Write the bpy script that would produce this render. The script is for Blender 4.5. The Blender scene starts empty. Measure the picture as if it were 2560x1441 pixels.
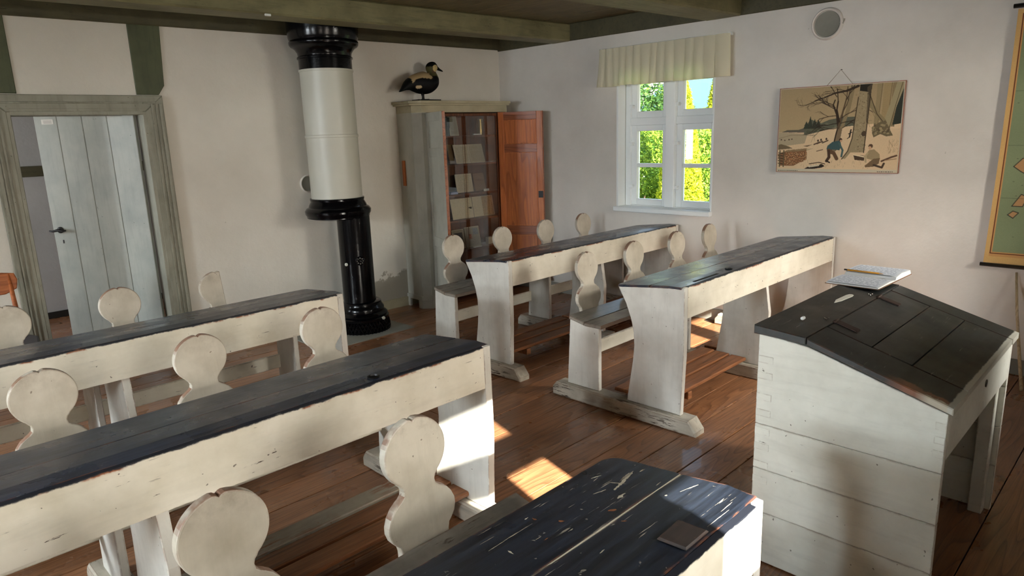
import bpy, bmesh, math, random
import numpy as np
from mathutils import Vector, Matrix
random.seed(4); rng=np.random.default_rng(4)
S=bpy.context.scene; COL=S.collection
# ------------------------------------------------------------------ camera
F_PX=1714.0; PITCH=math.radians(12.78); ROLL=math.radians(-1.9); CAM_H=1.6
cp,sp,cr,sr=math.cos(PITCH),math.sin(PITCH),math.cos(ROLL),math.sin(ROLL)
_f=Vector((0,cp,-sp)); _u=Vector((0,sp,cp)); _r=Vector((1,0,0))
_R=cr*_r+sr*_u; _U=-sr*_r+cr*_u
M45=Matrix.Rotation(-math.pi/4,3,'Z').inverted() if False else Matrix(((math.sin(math.pi/4),math.cos(math.pi/4),0),(-math.sin(math.pi/4),math.cos(math.pi/4),0),(0,0,1)))
_R,_U,_f=M45@_R,M45@_U,M45@_f
cam=bpy.data.cameras.new('camera'); cam.sensor_width=36; cam.lens=F_PX/2560*36; cam.clip_start=.02; cam.clip_end=300
co=bpy.data.objects.new('camera',cam); COL.objects.link(co)
co.matrix_world=Matrix(((_R.x,_U.x,-_f.x,0),(_R.y,_U.y,-_f.y,0),(_R.z,_U.z,-_f.z,CAM_H),(0,0,0,1)))
S.camera=co
# ------------------------------------------------------------------ world, sun, exposure
S.view_settings.view_transform='Standard'; S.view_settings.look='None'; S.view_settings.gamma=1; S.view_settings.use_curve_mapping=False
S.view_settings.exposure=2.0
SKY=2.0; SUN=13.0; WIN=1.0
W=bpy.data.worlds.new('world'); S.world=W; W.use_nodes=True
nt=W.node_tree; nt.nodes.clear()
sky=nt.nodes.new('ShaderNodeTexSky'); sky.sky_type='PREETHAM'
SUNDIR=Vector((.28,1,-.57)).normalized()
sky.sun_direction=(-SUNDIR); sky.turbidity=4
bg=nt.nodes.new('ShaderNodeBackground'); bg.inputs[1].default_value=SKY
wo=nt.nodes.new('ShaderNodeOutputWorld'); nt.links.new(sky.outputs[0],bg.inputs[0]); nt.links.new(bg.outputs[0],wo.inputs[0])
sl=bpy.data.lights.new('sun','SUN'); sl.energy=SUN; sl.angle=math.radians(.6); sl.color=(1,.95,.86)
so=bpy.data.objects.new('sun',sl); COL.objects.link(so); so.rotation_euler=SUNDIR.to_track_quat('-Z','Y').to_euler(); so.location=(-2,-6,6)
def area(name,loc,d,sx,sy,power,color):
    l=bpy.data.lights.new(name,'AREA'); l.shape='RECTANGLE'; l.size=sx; l.size_y=sy; l.energy=power; l.color=color
    o=bpy.data.objects.new(name,l); COL.objects.link(o); o.location=loc
    o.rotation_euler=Vector(d).to_track_quat('-Z','Z').to_euler()
CW=(.88,.94,1.0); CWX_=(-1.3,1.205,3.865)
for x,pw_ in zip(CWX_,(190,70,230)): area('skylight',(x,-1.75,2.35),(0,1,-.62),1.7,1.5,pw_*WIN,(1,.955,.88)); area('skylight',(x,-.84,1.5),(0,1,-.05),.9,1.1,6*WIN,(1,.95,.86))
for y in (1.6,3.7): area('skylight',(-3.85,y,2.35),(1,0,-.62),1.7,1.5,(430 if y>3 else 330)*WIN,(.84,.92,1.0)); area('skylight',(-2.84,y,1.5),(1,0,-.05),.9,1.1,12*WIN,CW)
area('hall_fill',(-1.15,6.7,1.4),(1,0,-.1),.8,1.0,14*WIN,CW)  # added fill lamp that brightens the hall behind the door, itself unseen
S.cycles.use_denoising=True; S.cycles.use_adaptive_sampling=True; S.cycles.adaptive_threshold=.05
S.cycles.max_bounces=7; S.cycles.diffuse_bounces=5; S.cycles.sample_clamp_indirect=6
S.cycles.caustics_reflective=False; S.cycles.caustics_refractive=False
# ------------------------------------------------------------------ materials
def lin(c):
    return tuple(((v/255)/12.92 if v/255<=.04045 else ((v/255+.055)/1.055)**2.4) for v in c)+(1.,)
class NT:
    def __init__(s,name):
        m=bpy.data.materials.new(name); m.use_nodes=True; s.m=m; s.t=m.node_tree
        s.b=s.t.nodes['Principled BSDF']; s.x=None
    def n(s,typ,**k):
        nd=s.t.nodes.new('ShaderNode'+typ)
        for a,v in k.items():
            if a.startswith('i_'):
                nd.inputs[a[2:].replace('_',' ')].default_value=v
            else: setattr(nd,a,v)
        return nd
    def l(s,a,b): s.t.links.new(a,b)
    def coords(s,scale=(1,1,1),rnd=True,rot=(0,0,0)):
        tc=s.n('TexCoord'); mp=s.n('Mapping'); mp.inputs['Scale'].default_value=scale; mp.inputs['Rotation'].default_value=rot
        src=tc.outputs['Object']
        if rnd:
            oi=s.n('ObjectInfo'); mu=s.n('Math',operation='MULTIPLY'); mu.inputs[1].default_value=37.
            s.l(oi.outputs['Random'],mu.inputs[0])
            ad=s.n('VectorMath',operation='ADD'); s.l(src,ad.inputs[0]); s.l(mu.outputs[0],ad.inputs[1]); src=ad.outputs[0]
        s.l(src,mp.inputs[0]); return mp.outputs[0]
    def noise(s,vec,scale,detail=4,rough=.55,dist=0):
        n=s.n('TexNoise'); n.inputs['Scale'].default_value=scale; n.inputs['Detail'].default_value=detail
        n.inputs['Roughness'].default_value=rough; n.inputs['Distortion'].default_value=dist
        s.l(vec,n.inputs['Vector']); return n.outputs['Fac']
    def ramp(s,fac,pts):
        r=s.n('ValToRGB'); e=r.color_ramp.elements
        while len(e)<len(pts): e.new(.5)
        for el,(p,c) in zip(e,pts):
            el.position=p; el.color=c if isinstance(c,tuple) else (c,c,c,1)
        s.l(fac,r.inputs[0]); return r.outputs[0]
    def mix(s,fac,a,b,typ='MIX'):
        m=s.n('MixRGB',blend_type=typ)
        for i,v in zip((0,1,2),(fac,a,b)):
            if hasattr(v,'is_linked') or hasattr(v,'links'): s.l(v,m.inputs[i])
            elif i==0: m.inputs[0].default_value=v
            else: m.inputs[i].default_value=v
        return m.outputs[0]
    def math(s,op,a,b=0.):
        m=s.n('Math',operation=op)
        for i,v in zip((0,1),(a,b)):
            if hasattr(v,'links'): s.l(v,m.inputs[i])
            else: m.inputs[i].default_value=v
        return m.outputs[0]
    def edge(s,r=.006):
        bv=s.n('Bevel',samples=2); bv.inputs['Radius'].default_value=r
        g=s.n('NewGeometry'); d=s.n('VectorMath',operation='DOT_PRODUCT'); s.l(bv.outputs[0],d.inputs[0]); s.l(g.outputs['Normal'],d.inputs[1])
        return s.math('SUBTRACT',1.,d.outputs['Value'])
    def done(s,col,rough=.5,bump=None,bs=.3,bd=.01,spec=.5,metal=0,coat=0):
        if hasattr(col,'links'): s.l(col,s.b.inputs['Base Color'])
        else: s.b.inputs['Base Color'].default_value=col
        if hasattr(rough,'links'): s.l(rough,s.b.inputs['Roughness'])
        else: s.b.inputs['Roughness'].default_value=rough
        s.b.inputs['Specular IOR Level'].default_value=spec; s.b.inputs['Metallic'].default_value=metal; s.b.inputs['Coat Weight'].default_value=coat
        if bump is not None:
            bp=s.n('Bump'); bp.inputs['Strength'].default_value=bs; bp.inputs['Distance'].default_value=bd
            s.l(bump,bp.inputs['Height']); s.l(bp.outputs[0],s.b.inputs['Normal'])
        return s.m
def plain(name,c,rough=.5,metal=0,spec=.5,coat=0):
    s=NT(name); return s.done(lin(c),rough,None,metal=metal,spec=spec,coat=coat)
def plaster(name,c1,c2,damp=False):
    s=NT(name); v=s.coords(rnd=False); n1=s.noise(v,1.3,5,.6); n2=s.noise(v,9,6,.65); n3=s.noise(v,60,3)
    col=s.mix(s.ramp(n1,[(.35,0.),(.7,1.)]),lin(c1),lin(c2))
    sp_=s.ramp(s.noise(v,26,2),[(.77,0.),(.80,1.)]); col=s.mix(s.math('MULTIPLY',sp_,.35),col,lin((120,112,98)))
    if damp:
        tc=s.n('TexCoord'); sx=s.n('SeparateXYZ'); s.l(tc.outputs['Object'],sx.inputs[0])
        nn=s.noise(v,5,6,.7); zl=s.math('ADD',sx.outputs[2],s.math('MULTIPLY',s.math('SUBTRACT',nn,.5),.5))
        m1=s.ramp(zl,[(.29,1.),(.31,0.)]); m2=s.ramp(s.math('MULTIPLY',sx.outputs[0],.1),[(.325,0.),(.335,1.)])
        col=s.mix(s.math('MULTIPLY',s.math('MULTIPLY',m1,m2),.75),col,lin((138,130,112)))
    h=s.math('ADD',s.math('MULTIPLY',n2,1.),s.math('MULTIPLY',n3,.16)); h=s.math('ADD',h,s.math('MULTIPLY',n1,2.))
    return s.done(col,.85,h,.3,.012,spec=.2)
def painted(name,axis,base,grime,chip,chipamt=.64,rough=.48,streak=.25,edgec=(116,74,48),wear=.5,topw=False,pits=1.):
    s=NT(name); st={'x':(1,9,9),'z':(9,9,1),'y':(9,1,9)}[axis]
    v=s.coords(st); v1=s.coords((1,1,1))
    g=s.noise(v1,4.5,5,.6); col=s.mix(s.ramp(g,[(.38,0.),(.72,1.)]),lin(base),lin(grime))
    gr=s.noise(v,4,6,.6,.3); col=s.mix(s.math('MULTIPLY',s.ramp(gr,[(.5,0.),(.75,1.)]),streak),col,lin(tuple(int(t*.66) for t in grime)))
    ch=s.noise(v,11,5,.62); msk=s.noise(v1,3.2,3)
    cm=s.math('MULTIPLY',s.ramp(ch,[(chipamt,0.),(chipamt+.025,1.)]),s.ramp(msk,[(.44,0.),(.58,1.)]))
    pit=s.ramp(s.noise(v1,42,2),[(.735,0.),(.75,1.)])
    cm=s.math('MAXIMUM',cm,s.math('MULTIPLY',pit,.75*pits))
    col=s.mix(cm,col,lin(chip))
    if wear>0:
        e=s.edge(.006); en=s.math('MULTIPLY',s.ramp(e,[(.02,0.),(.16,1.)]),s.ramp(s.noise(v1,17,5,.7),[(.5-.1*wear,0.),(.60-.1*wear,1.)]))
        col=s.mix(s.math('MULTIPLY',en,min(1,wear*1.6)),col,lin(edgec))
    if topw:
        gm=s.n('NewGeometry'); sz=s.n('SeparateXYZ'); s.l(gm.outputs['Normal'],sz.inputs[0])
        tw=s.math('MULTIPLY',s.ramp(sz.outputs[2],[(.35,0.),(.6,1.)]),s.ramp(s.noise(v1,9,4),[(.38,0.),(.5,1.)]))
        col=s.mix(s.math('MULTIPLY',tw,.85),col,lin((128,84,62)))
        tc=s.n('TexCoord'); s3=s.n('SeparateXYZ'); s.l(tc.outputs['Object'],s3.inputs[0])
        sm=s.math('MULTIPLY',s.ramp(s3.outputs[2],[(.78,0.),(.86,1.)]),s.ramp(s.noise(v1,14,5,.7),[(.45,0.),(.7,1.)])); col=s.mix(s.math('MULTIPLY',sm,.5),col,lin((120,104,86)))
    h=s.math('SUBTRACT',s.math('MULTIPLY',gr,.5),s.math('MULTIPLY',cm,.5))
    return s.done(col,rough,h,.35,.004)
def apron():
    m=painted('white_apron_paint','x',WH,GR,(84,70,58),.665,streak=.12,wear=.3)
    s=NT.__new__(NT); s.m=m; s.t=m.node_tree; s.b=s.t.nodes['Principled BSDF']
    tc=s.n('TexCoord'); sx=s.n('SeparateXYZ'); s.l(tc.outputs['Object'],sx.inputs[0]); v=s.coords((1,1,1))
    zz=s.math('ADD',sx.outputs[2],s.math('MULTIPLY',s.math('SUBTRACT',s.noise(v,13,6,.7),.5),.022))
    dk=s.ramp(s.math('SUBTRACT',zz,.78),[(.004,0.),(.0052,1.)]); br=s.math('MULTIPLY',s.ramp(s.math('SUBTRACT',zz,.776),[(.0035,0.),(.006,1.)]),s.ramp(s.noise(v,5,4,.6),[(.52,0.),(.56,1.)]))
    old=s.b.inputs['Base Color'].links[0].from_socket
    c=s.mix(br,old,lin((156,100,66))); c=s.mix(dk,c,lin((28,31,40))); s.l(c,s.b.inputs['Base Color']); return m
def darktop(name,base,light,rough=.36,scr=.70,pale=(190,185,175),amt=.5,wear=.8):
    s=NT(name); v=s.coords((1,14,14)); v1=s.coords((1,1,1))
    g=s.noise(v,3,6,.65,.2); col=s.mix(s.ramp(g,[(.4,0.),(.75,1.)]),lin(base),lin(light))
    sc=s.noise(v,7,4,.6); m=s.math('MULTIPLY',s.ramp(sc,[(scr,0.),(scr+.02,1.)]),s.ramp(s.noise(v1,5,3),[(.5,0.),(.6,1.)]))
    fl=s.ramp(s.noise(v1,38,3,.6),[(.70,0.),(.73,1.)]); m=s.math('MULTIPLY',s.math('MAXIMUM',m,s.math('MULTIPLY',fl,.6)),amt)
    col=s.mix(m,col,lin(pale))
    e=s.edge(.008); en=s.math('MULTIPLY',s.ramp(e,[(.02,0.),(.14,1.)]),s.ramp(s.noise(v1,15,5,.7),[(.47,0.),(.54,1.)]))
    col=s.mix(s.math('MULTIPLY',en,wear),col,lin((138,86,54)))
    rr=s.ramp(s.noise(v1,6,4),[(.3,rough-.06),(.7,rough+.14)])
    return s.done(col,rr,s.math('SUBTRACT',s.math('MULTIPLY',g,.7),m),.3,.003,spec=.85)
def wood(name,c1,c2,c3,axis='x',rough=.4,ring=5.,knots=True,rnd=.5,coat=0,spec=.5):
    s=NT(name); st={'x':(.35,4,4),'y':(4,.35,4),'z':(4,4,.35)}[axis]
    v=s.coords(st); v1=s.coords((1,1,1))
    w=s.n('TexNoise'); w.inputs['Scale'].default_value=1.1; w.inputs['Detail'].default_value=2; s.l(v,w.inputs['Vector'])
    r=s.math('FRACT',s.math('MULTIPLY',w.outputs['Fac'],ring*3)); rings=s.ramp(r,[(0.,.0),(.5,.12),(.8,.55),(.93,1.),(1.,.0)])
    fs=s.noise(s.coords({'x':(1.2,60,60),'y':(60,1.2,60),'z':(60,60,1.2)}[axis]),2.5,4,.6)
    fg=s.noise(v,16,5,.6); col=s.mix(s.ramp(fg,[(.3,0.),(.7,1.)]),lin(c1),lin(c2))
    col=s.mix(s.math('MULTIPLY',rings,.62),col,lin(c3)); col=s.mix(s.math('MULTIPLY',s.ramp(fs,[(.5,0.),(.7,1.)]),.45),col,lin(c3))
    if knots:
        vo=s.n('TexVoronoi'); vo.inputs['Scale'].default_value=.9; s.l(s.coords({'x':(.9,3,3),'y':(3,.9,3),'z':(3,3,.9)}[axis]),vo.inputs['Vector'])
        k=s.ramp(s.math('ADD',vo.outputs['Distance'],s.math('MULTIPLY',fg,.03)),[(.03,1.),(.075,0.)]); col=s.mix(s.math('MULTIPLY',k,.7),col,lin(tuple(int(t*.55) for t in c3)))
    oi=s.n('ObjectInfo'); hs=s.n('HueSaturation'); s.l(col,hs.inputs['Color'])
    s.l(s.math('ADD',s.math('MULTIPLY',oi.outputs['Random'],rnd),1-rnd/2),hs.inputs['Value'])
    n=s.noise(v1,3,4); rr=s.ramp(n,[(.3,rough-.1),(.7,rough+.14)])
    return s.done(hs.outputs[0],rr,s.math('ADD',s.math('MULTIPLY',rings,.5),fg),.22,.003,coat=coat,spec=spec)
M={}
M['wallA']=plaster('plaster_back',(226,222,212),(212,207,196),True)
M['wallB']=plaster('plaster_right',(226,220,212),(208,202,194))
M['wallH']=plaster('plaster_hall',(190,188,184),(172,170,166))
WH=(232,226,210); GR=(208,200,180)
M['white_x']=painted('white_paint_along','x',WH,GR,(84,70,58),.665,streak=.12,wear=.7)
M['white_z']=painted('white_paint_upright','z',(218,215,206),(194,190,180),(120,108,94),.71,streak=.16,wear=.6)
M['white_back']=painted('white_paint_backrest','z',(208,200,184),(172,163,145),(110,92,74),.72,streak=.12,wear=.55,topw=True)
M['apron']=apron()
M['footp']=painted('worn_footrest_paint','x',(168,160,146),(140,130,114),(134,84,52),.50,streak=.4,wear=1.,edgec=(134,84,52))
M['sled']=painted('worn_white_sled','y',(196,188,172),(150,140,124),(66,50,38),.56,streak=.5,wear=1.)
M['seat']=painted('worn_grey_seat','x',(150,143,132),(118,110,100),(82,64,50),.62,rough=.26,streak=.45,wear=.8)
M['lect']=painted('white_paint_lectern','y',(222,222,212),(200,199,188),(90,80,66),.71,streak=.16,wear=.45)
M['top']=darktop('blue_black_paint',(22,28,41),(46,57,78),.26,amt=.22)
M['top_worn']=darktop('worn_blue_black_paint',(19,23,31),(44,52,67),.32,.645,(196,188,172),.75,1.)
M['lid']=darktop('green_black_paint',(20,23,21),(40,45,46),.38,.645,(146,142,130),.5,.3)
def lidwear():
    s=NT.__new__(NT); s.m=M['lid']; s.t=s.m.node_tree; s.b=s.t.nodes['Principled BSDF']
    tc=s.n('TexCoord'); sx=s.n('SeparateXYZ'); s.l(tc.outputs['Object'],sx.inputs[0]); v=s.coords((1,1,1),False)
    d=s.math('ADD',sx.outputs[0],s.math('MULTIPLY',s.math('SUBTRACT',s.noise(v,16,6,.75),.5),.09))
    m=s.math('MULTIPLY',s.ramp(d,[(.022,1.),(.032,0.)]),s.ramp(sx.outputs[1],[(.12,1.),(.18,.0)]))
    m2=s.math('MULTIPLY',s.ramp(d,[(-.012,1.),(-.006,0.)]),s.ramp(sx.outputs[1],[(.05,1.),(.09,0.)]))
    d2=s.math('ADD',sx.outputs[1],s.math('MULTIPLY',s.math('SUBTRACT',s.noise(v,20,5,.75),.5),.014)); m3=s.ramp(d2,[(-.0135,1.),(-.012,0.)])
    old=s.b.inputs['Base Color'].links[0].from_socket
    c=s.mix(m,old,s.mix(s.noise(v,30,4),lin((132,86,60)),lin((92,56,38)))); c=s.mix(m2,c,lin((176,168,150))); c=s.mix(m3,c,lin((178,176,164))); s.l(c,s.b.inputs['Base Color'])
lidwear()
M['floor']=wood('floor_pine',(164,114,78),(134,90,60),(88,56,37),'x',.30,9,True,.36,coat=.15)
M['foot']=wood('footrest_pine',(156,102,64),(124,76,46),(80,48,30),'x',.42,5,False,.3)
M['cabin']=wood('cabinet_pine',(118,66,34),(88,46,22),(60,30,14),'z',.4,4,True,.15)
M['cdoor']=wood('orange_pine',(210,124,62),(184,100,48),(132,68,32),'z',.45,4,True,.25)
M['crail']=wood('orange_pine_rail',(168,96,54),(140,76,42),(98,52,28),'x',.4,4,False,.1)
M['teak']=wood('chair_teak',(190,112,62),(166,92,46),(124,64,32),'x',.4,4,False,.1)
M['beam']=painted('green_beam_paint','x',(132,127,92),(106,101,70),(60,56,34),.66,rough=.6,streak=.55,wear=.2,edgec=(70,66,44))
M['plate']=painted('dark_green_beam_paint','x',(84,79,55),(66,62,43),(44,42,26),.66,rough=.65,streak=.5,wear=0)
M['post']=painted('green_post_paint','z',(84,90,62),(70,76,52),(46,50,32),.7,rough=.6,streak=.4,wear=0)
M['ceil']=painted('ceiling_board_paint','y',(118,106,74),(96,84,58),(60,50,34),.68,rough=.65,streak=.6,wear=0)
M['casing']=painted('grey_green_paint','z',(150,149,134),(130,129,114),(80,76,60),.7,rough=.5,streak=.35,wear=.3,edgec=(90,86,70))
M['leaf']=painted('grey_blue_door_paint','z',(176,180,172),(156,162,156),(110,116,108),.74,rough=.42,streak=.2,wear=.15,edgec=(80,80,70))
M['cabgrey']=painted('cabinet_grey_paint','z',(180,178,166),(162,160,148),(130,126,114),.86,rough=.5,streak=.12,wear=.1,pits=0)
M['cream']=painted('cabinet_cream_paint','x',(176,168,140),(156,148,120),(100,92,70),.74,rough=.5,streak=.2,wear=.1)
M['winpaint']=plain('window_white',(236,240,240),.35)
M['black']=plain('black_iron',(7,7,8),.5)
def iron():
    s=NT('glossy_black_iron'); v=s.coords((1,1,1)); n=s.noise(v,48,4,.6)
    return s.done(lin((5,5,7)),.17,n,.3,.002,spec=.28)
M['iron']=iron()
def enamel():
    s=NT('white_enamel'); v=s.coords((1,1,1)); n=s.noise(v,3,4)
    return s.done(s.mix(n,lin((200,199,186)),lin((184,183,170))),.38,s.noise(v,14,3),.08,.003)
M['enamel']=enamel()
M['steel']=plain('dull_steel',(120,116,108),.35,1)
M['rust']=darktop('rusty_iron',(38,29,26),(58,44,38),.6,.8,(120,90,70),.3,.2)
M['hinge']=plain('brown_iron_hinge',(66,48,40),.5,.3)
M['stone']=plaster('hearth_stone',(150,148,138),(128,126,116))
M['paper']=plain('aged_paper',(206,194,168),.8)
M['paperw']=plain('white_paper',(226,226,224),.7)
M['label']=plain('white_card',(216,214,206),.6)
M['ochre']=plain('yellow_pencil_lacquer',(196,134,34),.35)
M['pwood']=plain('sharpened_cedar',(190,150,110),.6)
M['bone']=plain('bone_white',(226,224,212),.4)
M['chalk']=plain('chalk_white',(235,238,236),.9)
M['brass']=plain('tarnished_brass',(120,100,60),.3,.8)
M['darkbook']=plain('dark_green_cloth',(34,40,38),.7)
M['brown']=plain('brown_board',(112,78,52),.7)
M['blueb']=plain('blue_white_box',(150,156,196),.6)
M['ebony']=plain('black_rod',(12,10,9),.3)
M['bamboo']=wood('pointer_wood',(206,186,150),(184,162,124),(140,116,84),'z',.5,6,False,.05)
M['seatgrey']=plain('grey_seat_pad',(82,80,84),.6)
M['string']=plain('jute_string',(120,108,84),.9)
M['joint']=plain('dark_joint',(34,30,24),.9)
M['pale']=painted('pale_filler','x',(200,192,172),(150,140,120),(60,50,44),.56,wear=0)
def cloth():
    s=NT('curtain_linen'); v=s.coords((1,1,1)); n=s.noise(v,220,2)
    s.done(lin((242,236,216)),.9,n,.1,.001,spec=.1)
    tr=s.n('BsdfTranslucent'); tr.inputs[0].default_value=lin((244,238,206)); mx=s.n('MixShader'); mx.inputs[0].default_value=.5
    out=s.t.nodes['Material Output']; s.l(s.b.outputs[0],mx.inputs[1]); s.l(tr.outputs[0],mx.inputs[2]); s.l(mx.outputs[0],out.inputs[0]); return s.m
M['cloth']=cloth()
def glass(name='window_glass',tint=(.97,.98,.97,1),fac=1.):
    s=NT(name); t=s.n('BsdfTransparent'); t.inputs[0].default_value=tint; g=s.n('BsdfGlossy'); g.inputs['Roughness'].default_value=.02
    fr=s.n('Fresnel'); fr.inputs[0].default_value=1.5; mx=s.n('MixShader'); s.l(s.math('MULTIPLY',fr.outputs[0],fac),mx.inputs[0])
    s.l(t.outputs[0],mx.inputs[1]); s.l(g.outputs[0],mx.inputs[2]); s.l(mx.outputs[0],s.t.nodes['Material Output'].inputs[0]); return s.m
M['glass']=glass()
def vcol(name,rough=.7,spec=.2):
    s=NT(name); a=s.n('VertexColor'); a.layer_name='Col'; return s.done(a.outputs[0],rough,spec=spec)
M['vc']=vcol('printed_colour'); M['feather']=vcol('feathers',.6)
def leafm(name,a,b):
    s=NT(name); oi=s.n('NewGeometry'); col=s.mix(oi.outputs['Random Per Island'],lin(a),lin(b)); s.done(col,.6,spec=.2)
    tr=s.n('BsdfTranslucent'); s.l(col,tr.inputs[0]); mx=s.n('MixShader'); mx.inputs[0].default_value=.4
    s.l(s.b.outputs[0],mx.inputs[1]); s.l(tr.outputs[0],mx.inputs[2]); s.l(mx.outputs[0],s.t.nodes['Material Output'].inputs[0]); return s.m
M['leafy']=leafm('golden_leaves',(206,206,50),(96,120,26)); M['leafg']=leafm('green_leaves',(52,92,26),(150,176,60)); M['leafd']=leafm('dark_leaves',(26,56,30),(84,120,50))
M['grass']=plain('lawn_grass',(96,120,50),.9); M['brick']=plain('pale_clay',(214,170,140),.9); M['slate']=plain('pale_blue_slate',(84,112,140),.7); M['render']=plain('house_render',(240,238,232),.9)
# ------------------------------------------------------------------ mesh helpers
def link(name,me,mat,parent=None,loc=(0,0,0)):
    o=bpy.data.objects.new(name,me); COL.objects.link(o)
    if mat is not None: me.materials.append(M[mat] if isinstance(mat,str) else mat)
    if parent: o.parent=parent
    o.location=loc; return o
def finish(bm,name,mat,parent,bevel=0,seg=2,smooth=False,loc=(0,0,0)):
    if bevel>0:
        bmesh.ops.bevel(bm,geom=list(bm.edges),offset=bevel,segments=seg,profile=.6,affect='EDGES',clamp_overlap=True)
    bmesh.ops.recalc_face_normals(bm,faces=bm.faces)
    if smooth:
        for f in bm.faces: f.smooth=True
    me=bpy.data.meshes.new(name); bm.to_mesh(me); bm.free()
    return link(name,me,mat,parent,loc)
def bbox(bm,a,b,mx=None):
    r=bmesh.ops.create_cube(bm,size=1)['verts']
    for v in r:
        v.co=Vector([(a[i]+b[i])/2+v.co[i]*(b[i]-a[i]) for i in range(3)])
        if mx is not None: v.co=mx@v.co
def box(name,a,b,mat,parent=None,bevel=0,mx=None,seg=1):
    bm=bmesh.new(); bbox(bm,a,b,mx); return finish(bm,name,mat,parent,bevel,seg)
def boxes(name,L,mat,parent=None,bevel=0,mx=None):
    bm=bmesh.new()
    for a,b in L: bbox(bm,a,b,mx)
    return finish(bm,name,mat,parent,bevel,1)
def prism(name,poly,ax,a0,a1,mat,parent=None,bevel=0,seg=1,mx=None,smooth=False):
    """poly of 2-D points in the plane normal to ax ('x': (y,z), 'y': (x,z), 'z': (x,y))."""
    bm=bmesh.new()
    def P(p,t):
        c={'x':(t,p[0],p[1]),'y':(p[0],t,p[1]),'z':(p[0],p[1],t)}[ax]; c=Vector(c); return mx@c if mx is not None else c
    A=[bm.verts.new(P(p,a0)) for p in poly]; B=[bm.verts.new(P(p,a1)) for p in poly]
    bm.faces.new(A); bm.faces.new(B[::-1]); n=len(poly)
    for i in range(n): bm.faces.new((A[i],B[i],B[(i+1)%n],A[(i+1)%n]))
    if bevel>0:
        ed=[e for e in bm.edges if (e.verts[0] in A)==(e.verts[1] in A)]
        bmesh.ops.bevel(bm,geom=ed,offset=bevel,segments=seg,profile=.6,affect='EDGES',clamp_overlap=True)
    return finish(bm,name,mat,parent)
def lathe(name,prof,c,mat,parent=None,n=48,axis='z',smooth=True):
    bm=bmesh.new(); R=[]
    for r,z in prof:
        ring=[]
        for k in range(n):
            t=2*math.pi*k/n; x,y=r*math.cos(t),r*math.sin(t)
            p={'z':(x,y,z),'x':(z,x,y),'y':(x,z,y)}[axis]
            ring.append(bm.verts.new((c[0]+p[0],c[1]+p[1],c[2]+p[2])))
        R.append(ring)
    for a,b in zip(R,R[1:]):
        for k in range(n): bm.faces.new((a[k],a[(k+1)%n],b[(k+1)%n],b[k]))
    bm.faces.new(R[0]); bm.faces.new(R[-1])
    bmesh.ops.recalc_face_normals(bm,faces=bm.faces)
    for f in bm.faces: f.smooth=len(f.verts)==4
    me=bpy.data.meshes.new(name); bm.to_mesh(me); bm.free()
    o=link(name,me,mat,parent)
    try: me.set_sharp_from_angle(angle=math.radians(38))
    except Exception: pass
    return o
def tube(name,pts,r,mat,parent=None,n=8,caps=True):
    bm=bmesh.new(); R=[]; pts=[Vector(p) for p in pts]; rr=r if isinstance(r,(list,tuple)) else [r]*len(pts)
    for i,p in enumerate(pts):
        d=(pts[min(i+1,len(pts)-1)]-pts[max(i-1,0)]).normalized(); q=d.to_track_quat('Z','Y')
        R.append([bm.verts.new(p+q@Vector((rr[i]*math.cos(2*math.pi*k/n),rr[i]*math.sin(2*math.pi*k/n),0))) for k in range(n)])
    for a,b in zip(R,R[1:]):
        for k in range(n): bm.faces.new((a[k],a[(k+1)%n],b[(k+1)%n],b[k]))
    if caps: bm.faces.new(R[0]); bm.faces.new(R[-1])
    for f in bm.faces: f.smooth=len(f.verts)==4
    return finish(bm,name,mat,parent,smooth=False) if n<6 else finish(bm,name,mat,parent,smooth=True)
def thing(name,label,cat,loc=(0,0,0),rz=0,group=None):
    o=bpy.data.objects.new(name,None); COL.objects.link(o); o.location=loc; o.rotation_euler=(0,0,rz); o.empty_display_size=.1
    o['label']=label; o['category']=cat; o['kind']='thing'
    if group: o['group']=group
    return o
def tag(o,label,cat,group=None):
    o['label']=label; o['category']=cat
    if group: o['group']=group
    return o
def struct(o): o['kind']='structure'; return o
def sroot(name,loc=(0,0,0),rz=0):
    o=bpy.data.objects.new(name,None); COL.objects.link(o); o.location=loc; o.rotation_euler=(0,0,rz); o['kind']='structure'; return o
def colgrid(name,img,origin,du,dv,mat='vc',parent=None,off=None):
    """img HxWx3 linear colours, painted on a grid of quads; origin = top left corner, du/dv = full edge vectors."""
    H,Wd=img.shape[:2]; o=np.array(origin,float); du=np.array(du,float); dv=np.array(dv,float)
    u=np.linspace(0,1,Wd); v=np.linspace(0,1,H); U,V=np.meshgrid(u,v)
    P=o+U[...,None]*du+V[...,None]*dv
    if off is not None: P=P+off(U,V)
    idx=np.arange(H*Wd).reshape(H,Wd)
    Fq=np.stack([idx[:-1,:-1],idx[1:,:-1],idx[1:,1:],idx[:-1,1:]],-1).reshape(-1,4)
    me=bpy.data.meshes.new(name); me.vertices.add(H*Wd); me.vertices.foreach_set('co',P.reshape(-1).astype(np.float32))
    me.loops.add(Fq.size); me.loops.foreach_set('vertex_index',Fq.reshape(-1).astype(np.int32))
    me.polygons.add(len(Fq)); me.polygons.foreach_set('loop_start',np.arange(0,Fq.size,4,dtype=np.int32))
    me.update(calc_edges=True); me.validate()
    ca=me.color_attributes.new('Col','FLOAT_COLOR','POINT'); rgba=np.ones((H*Wd,4),np.float32); rgba[:,:3]=img.reshape(-1,3)
    ca.data.foreach_set('color',rgba.reshape(-1)); return link(name,me,mat,parent)
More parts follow.
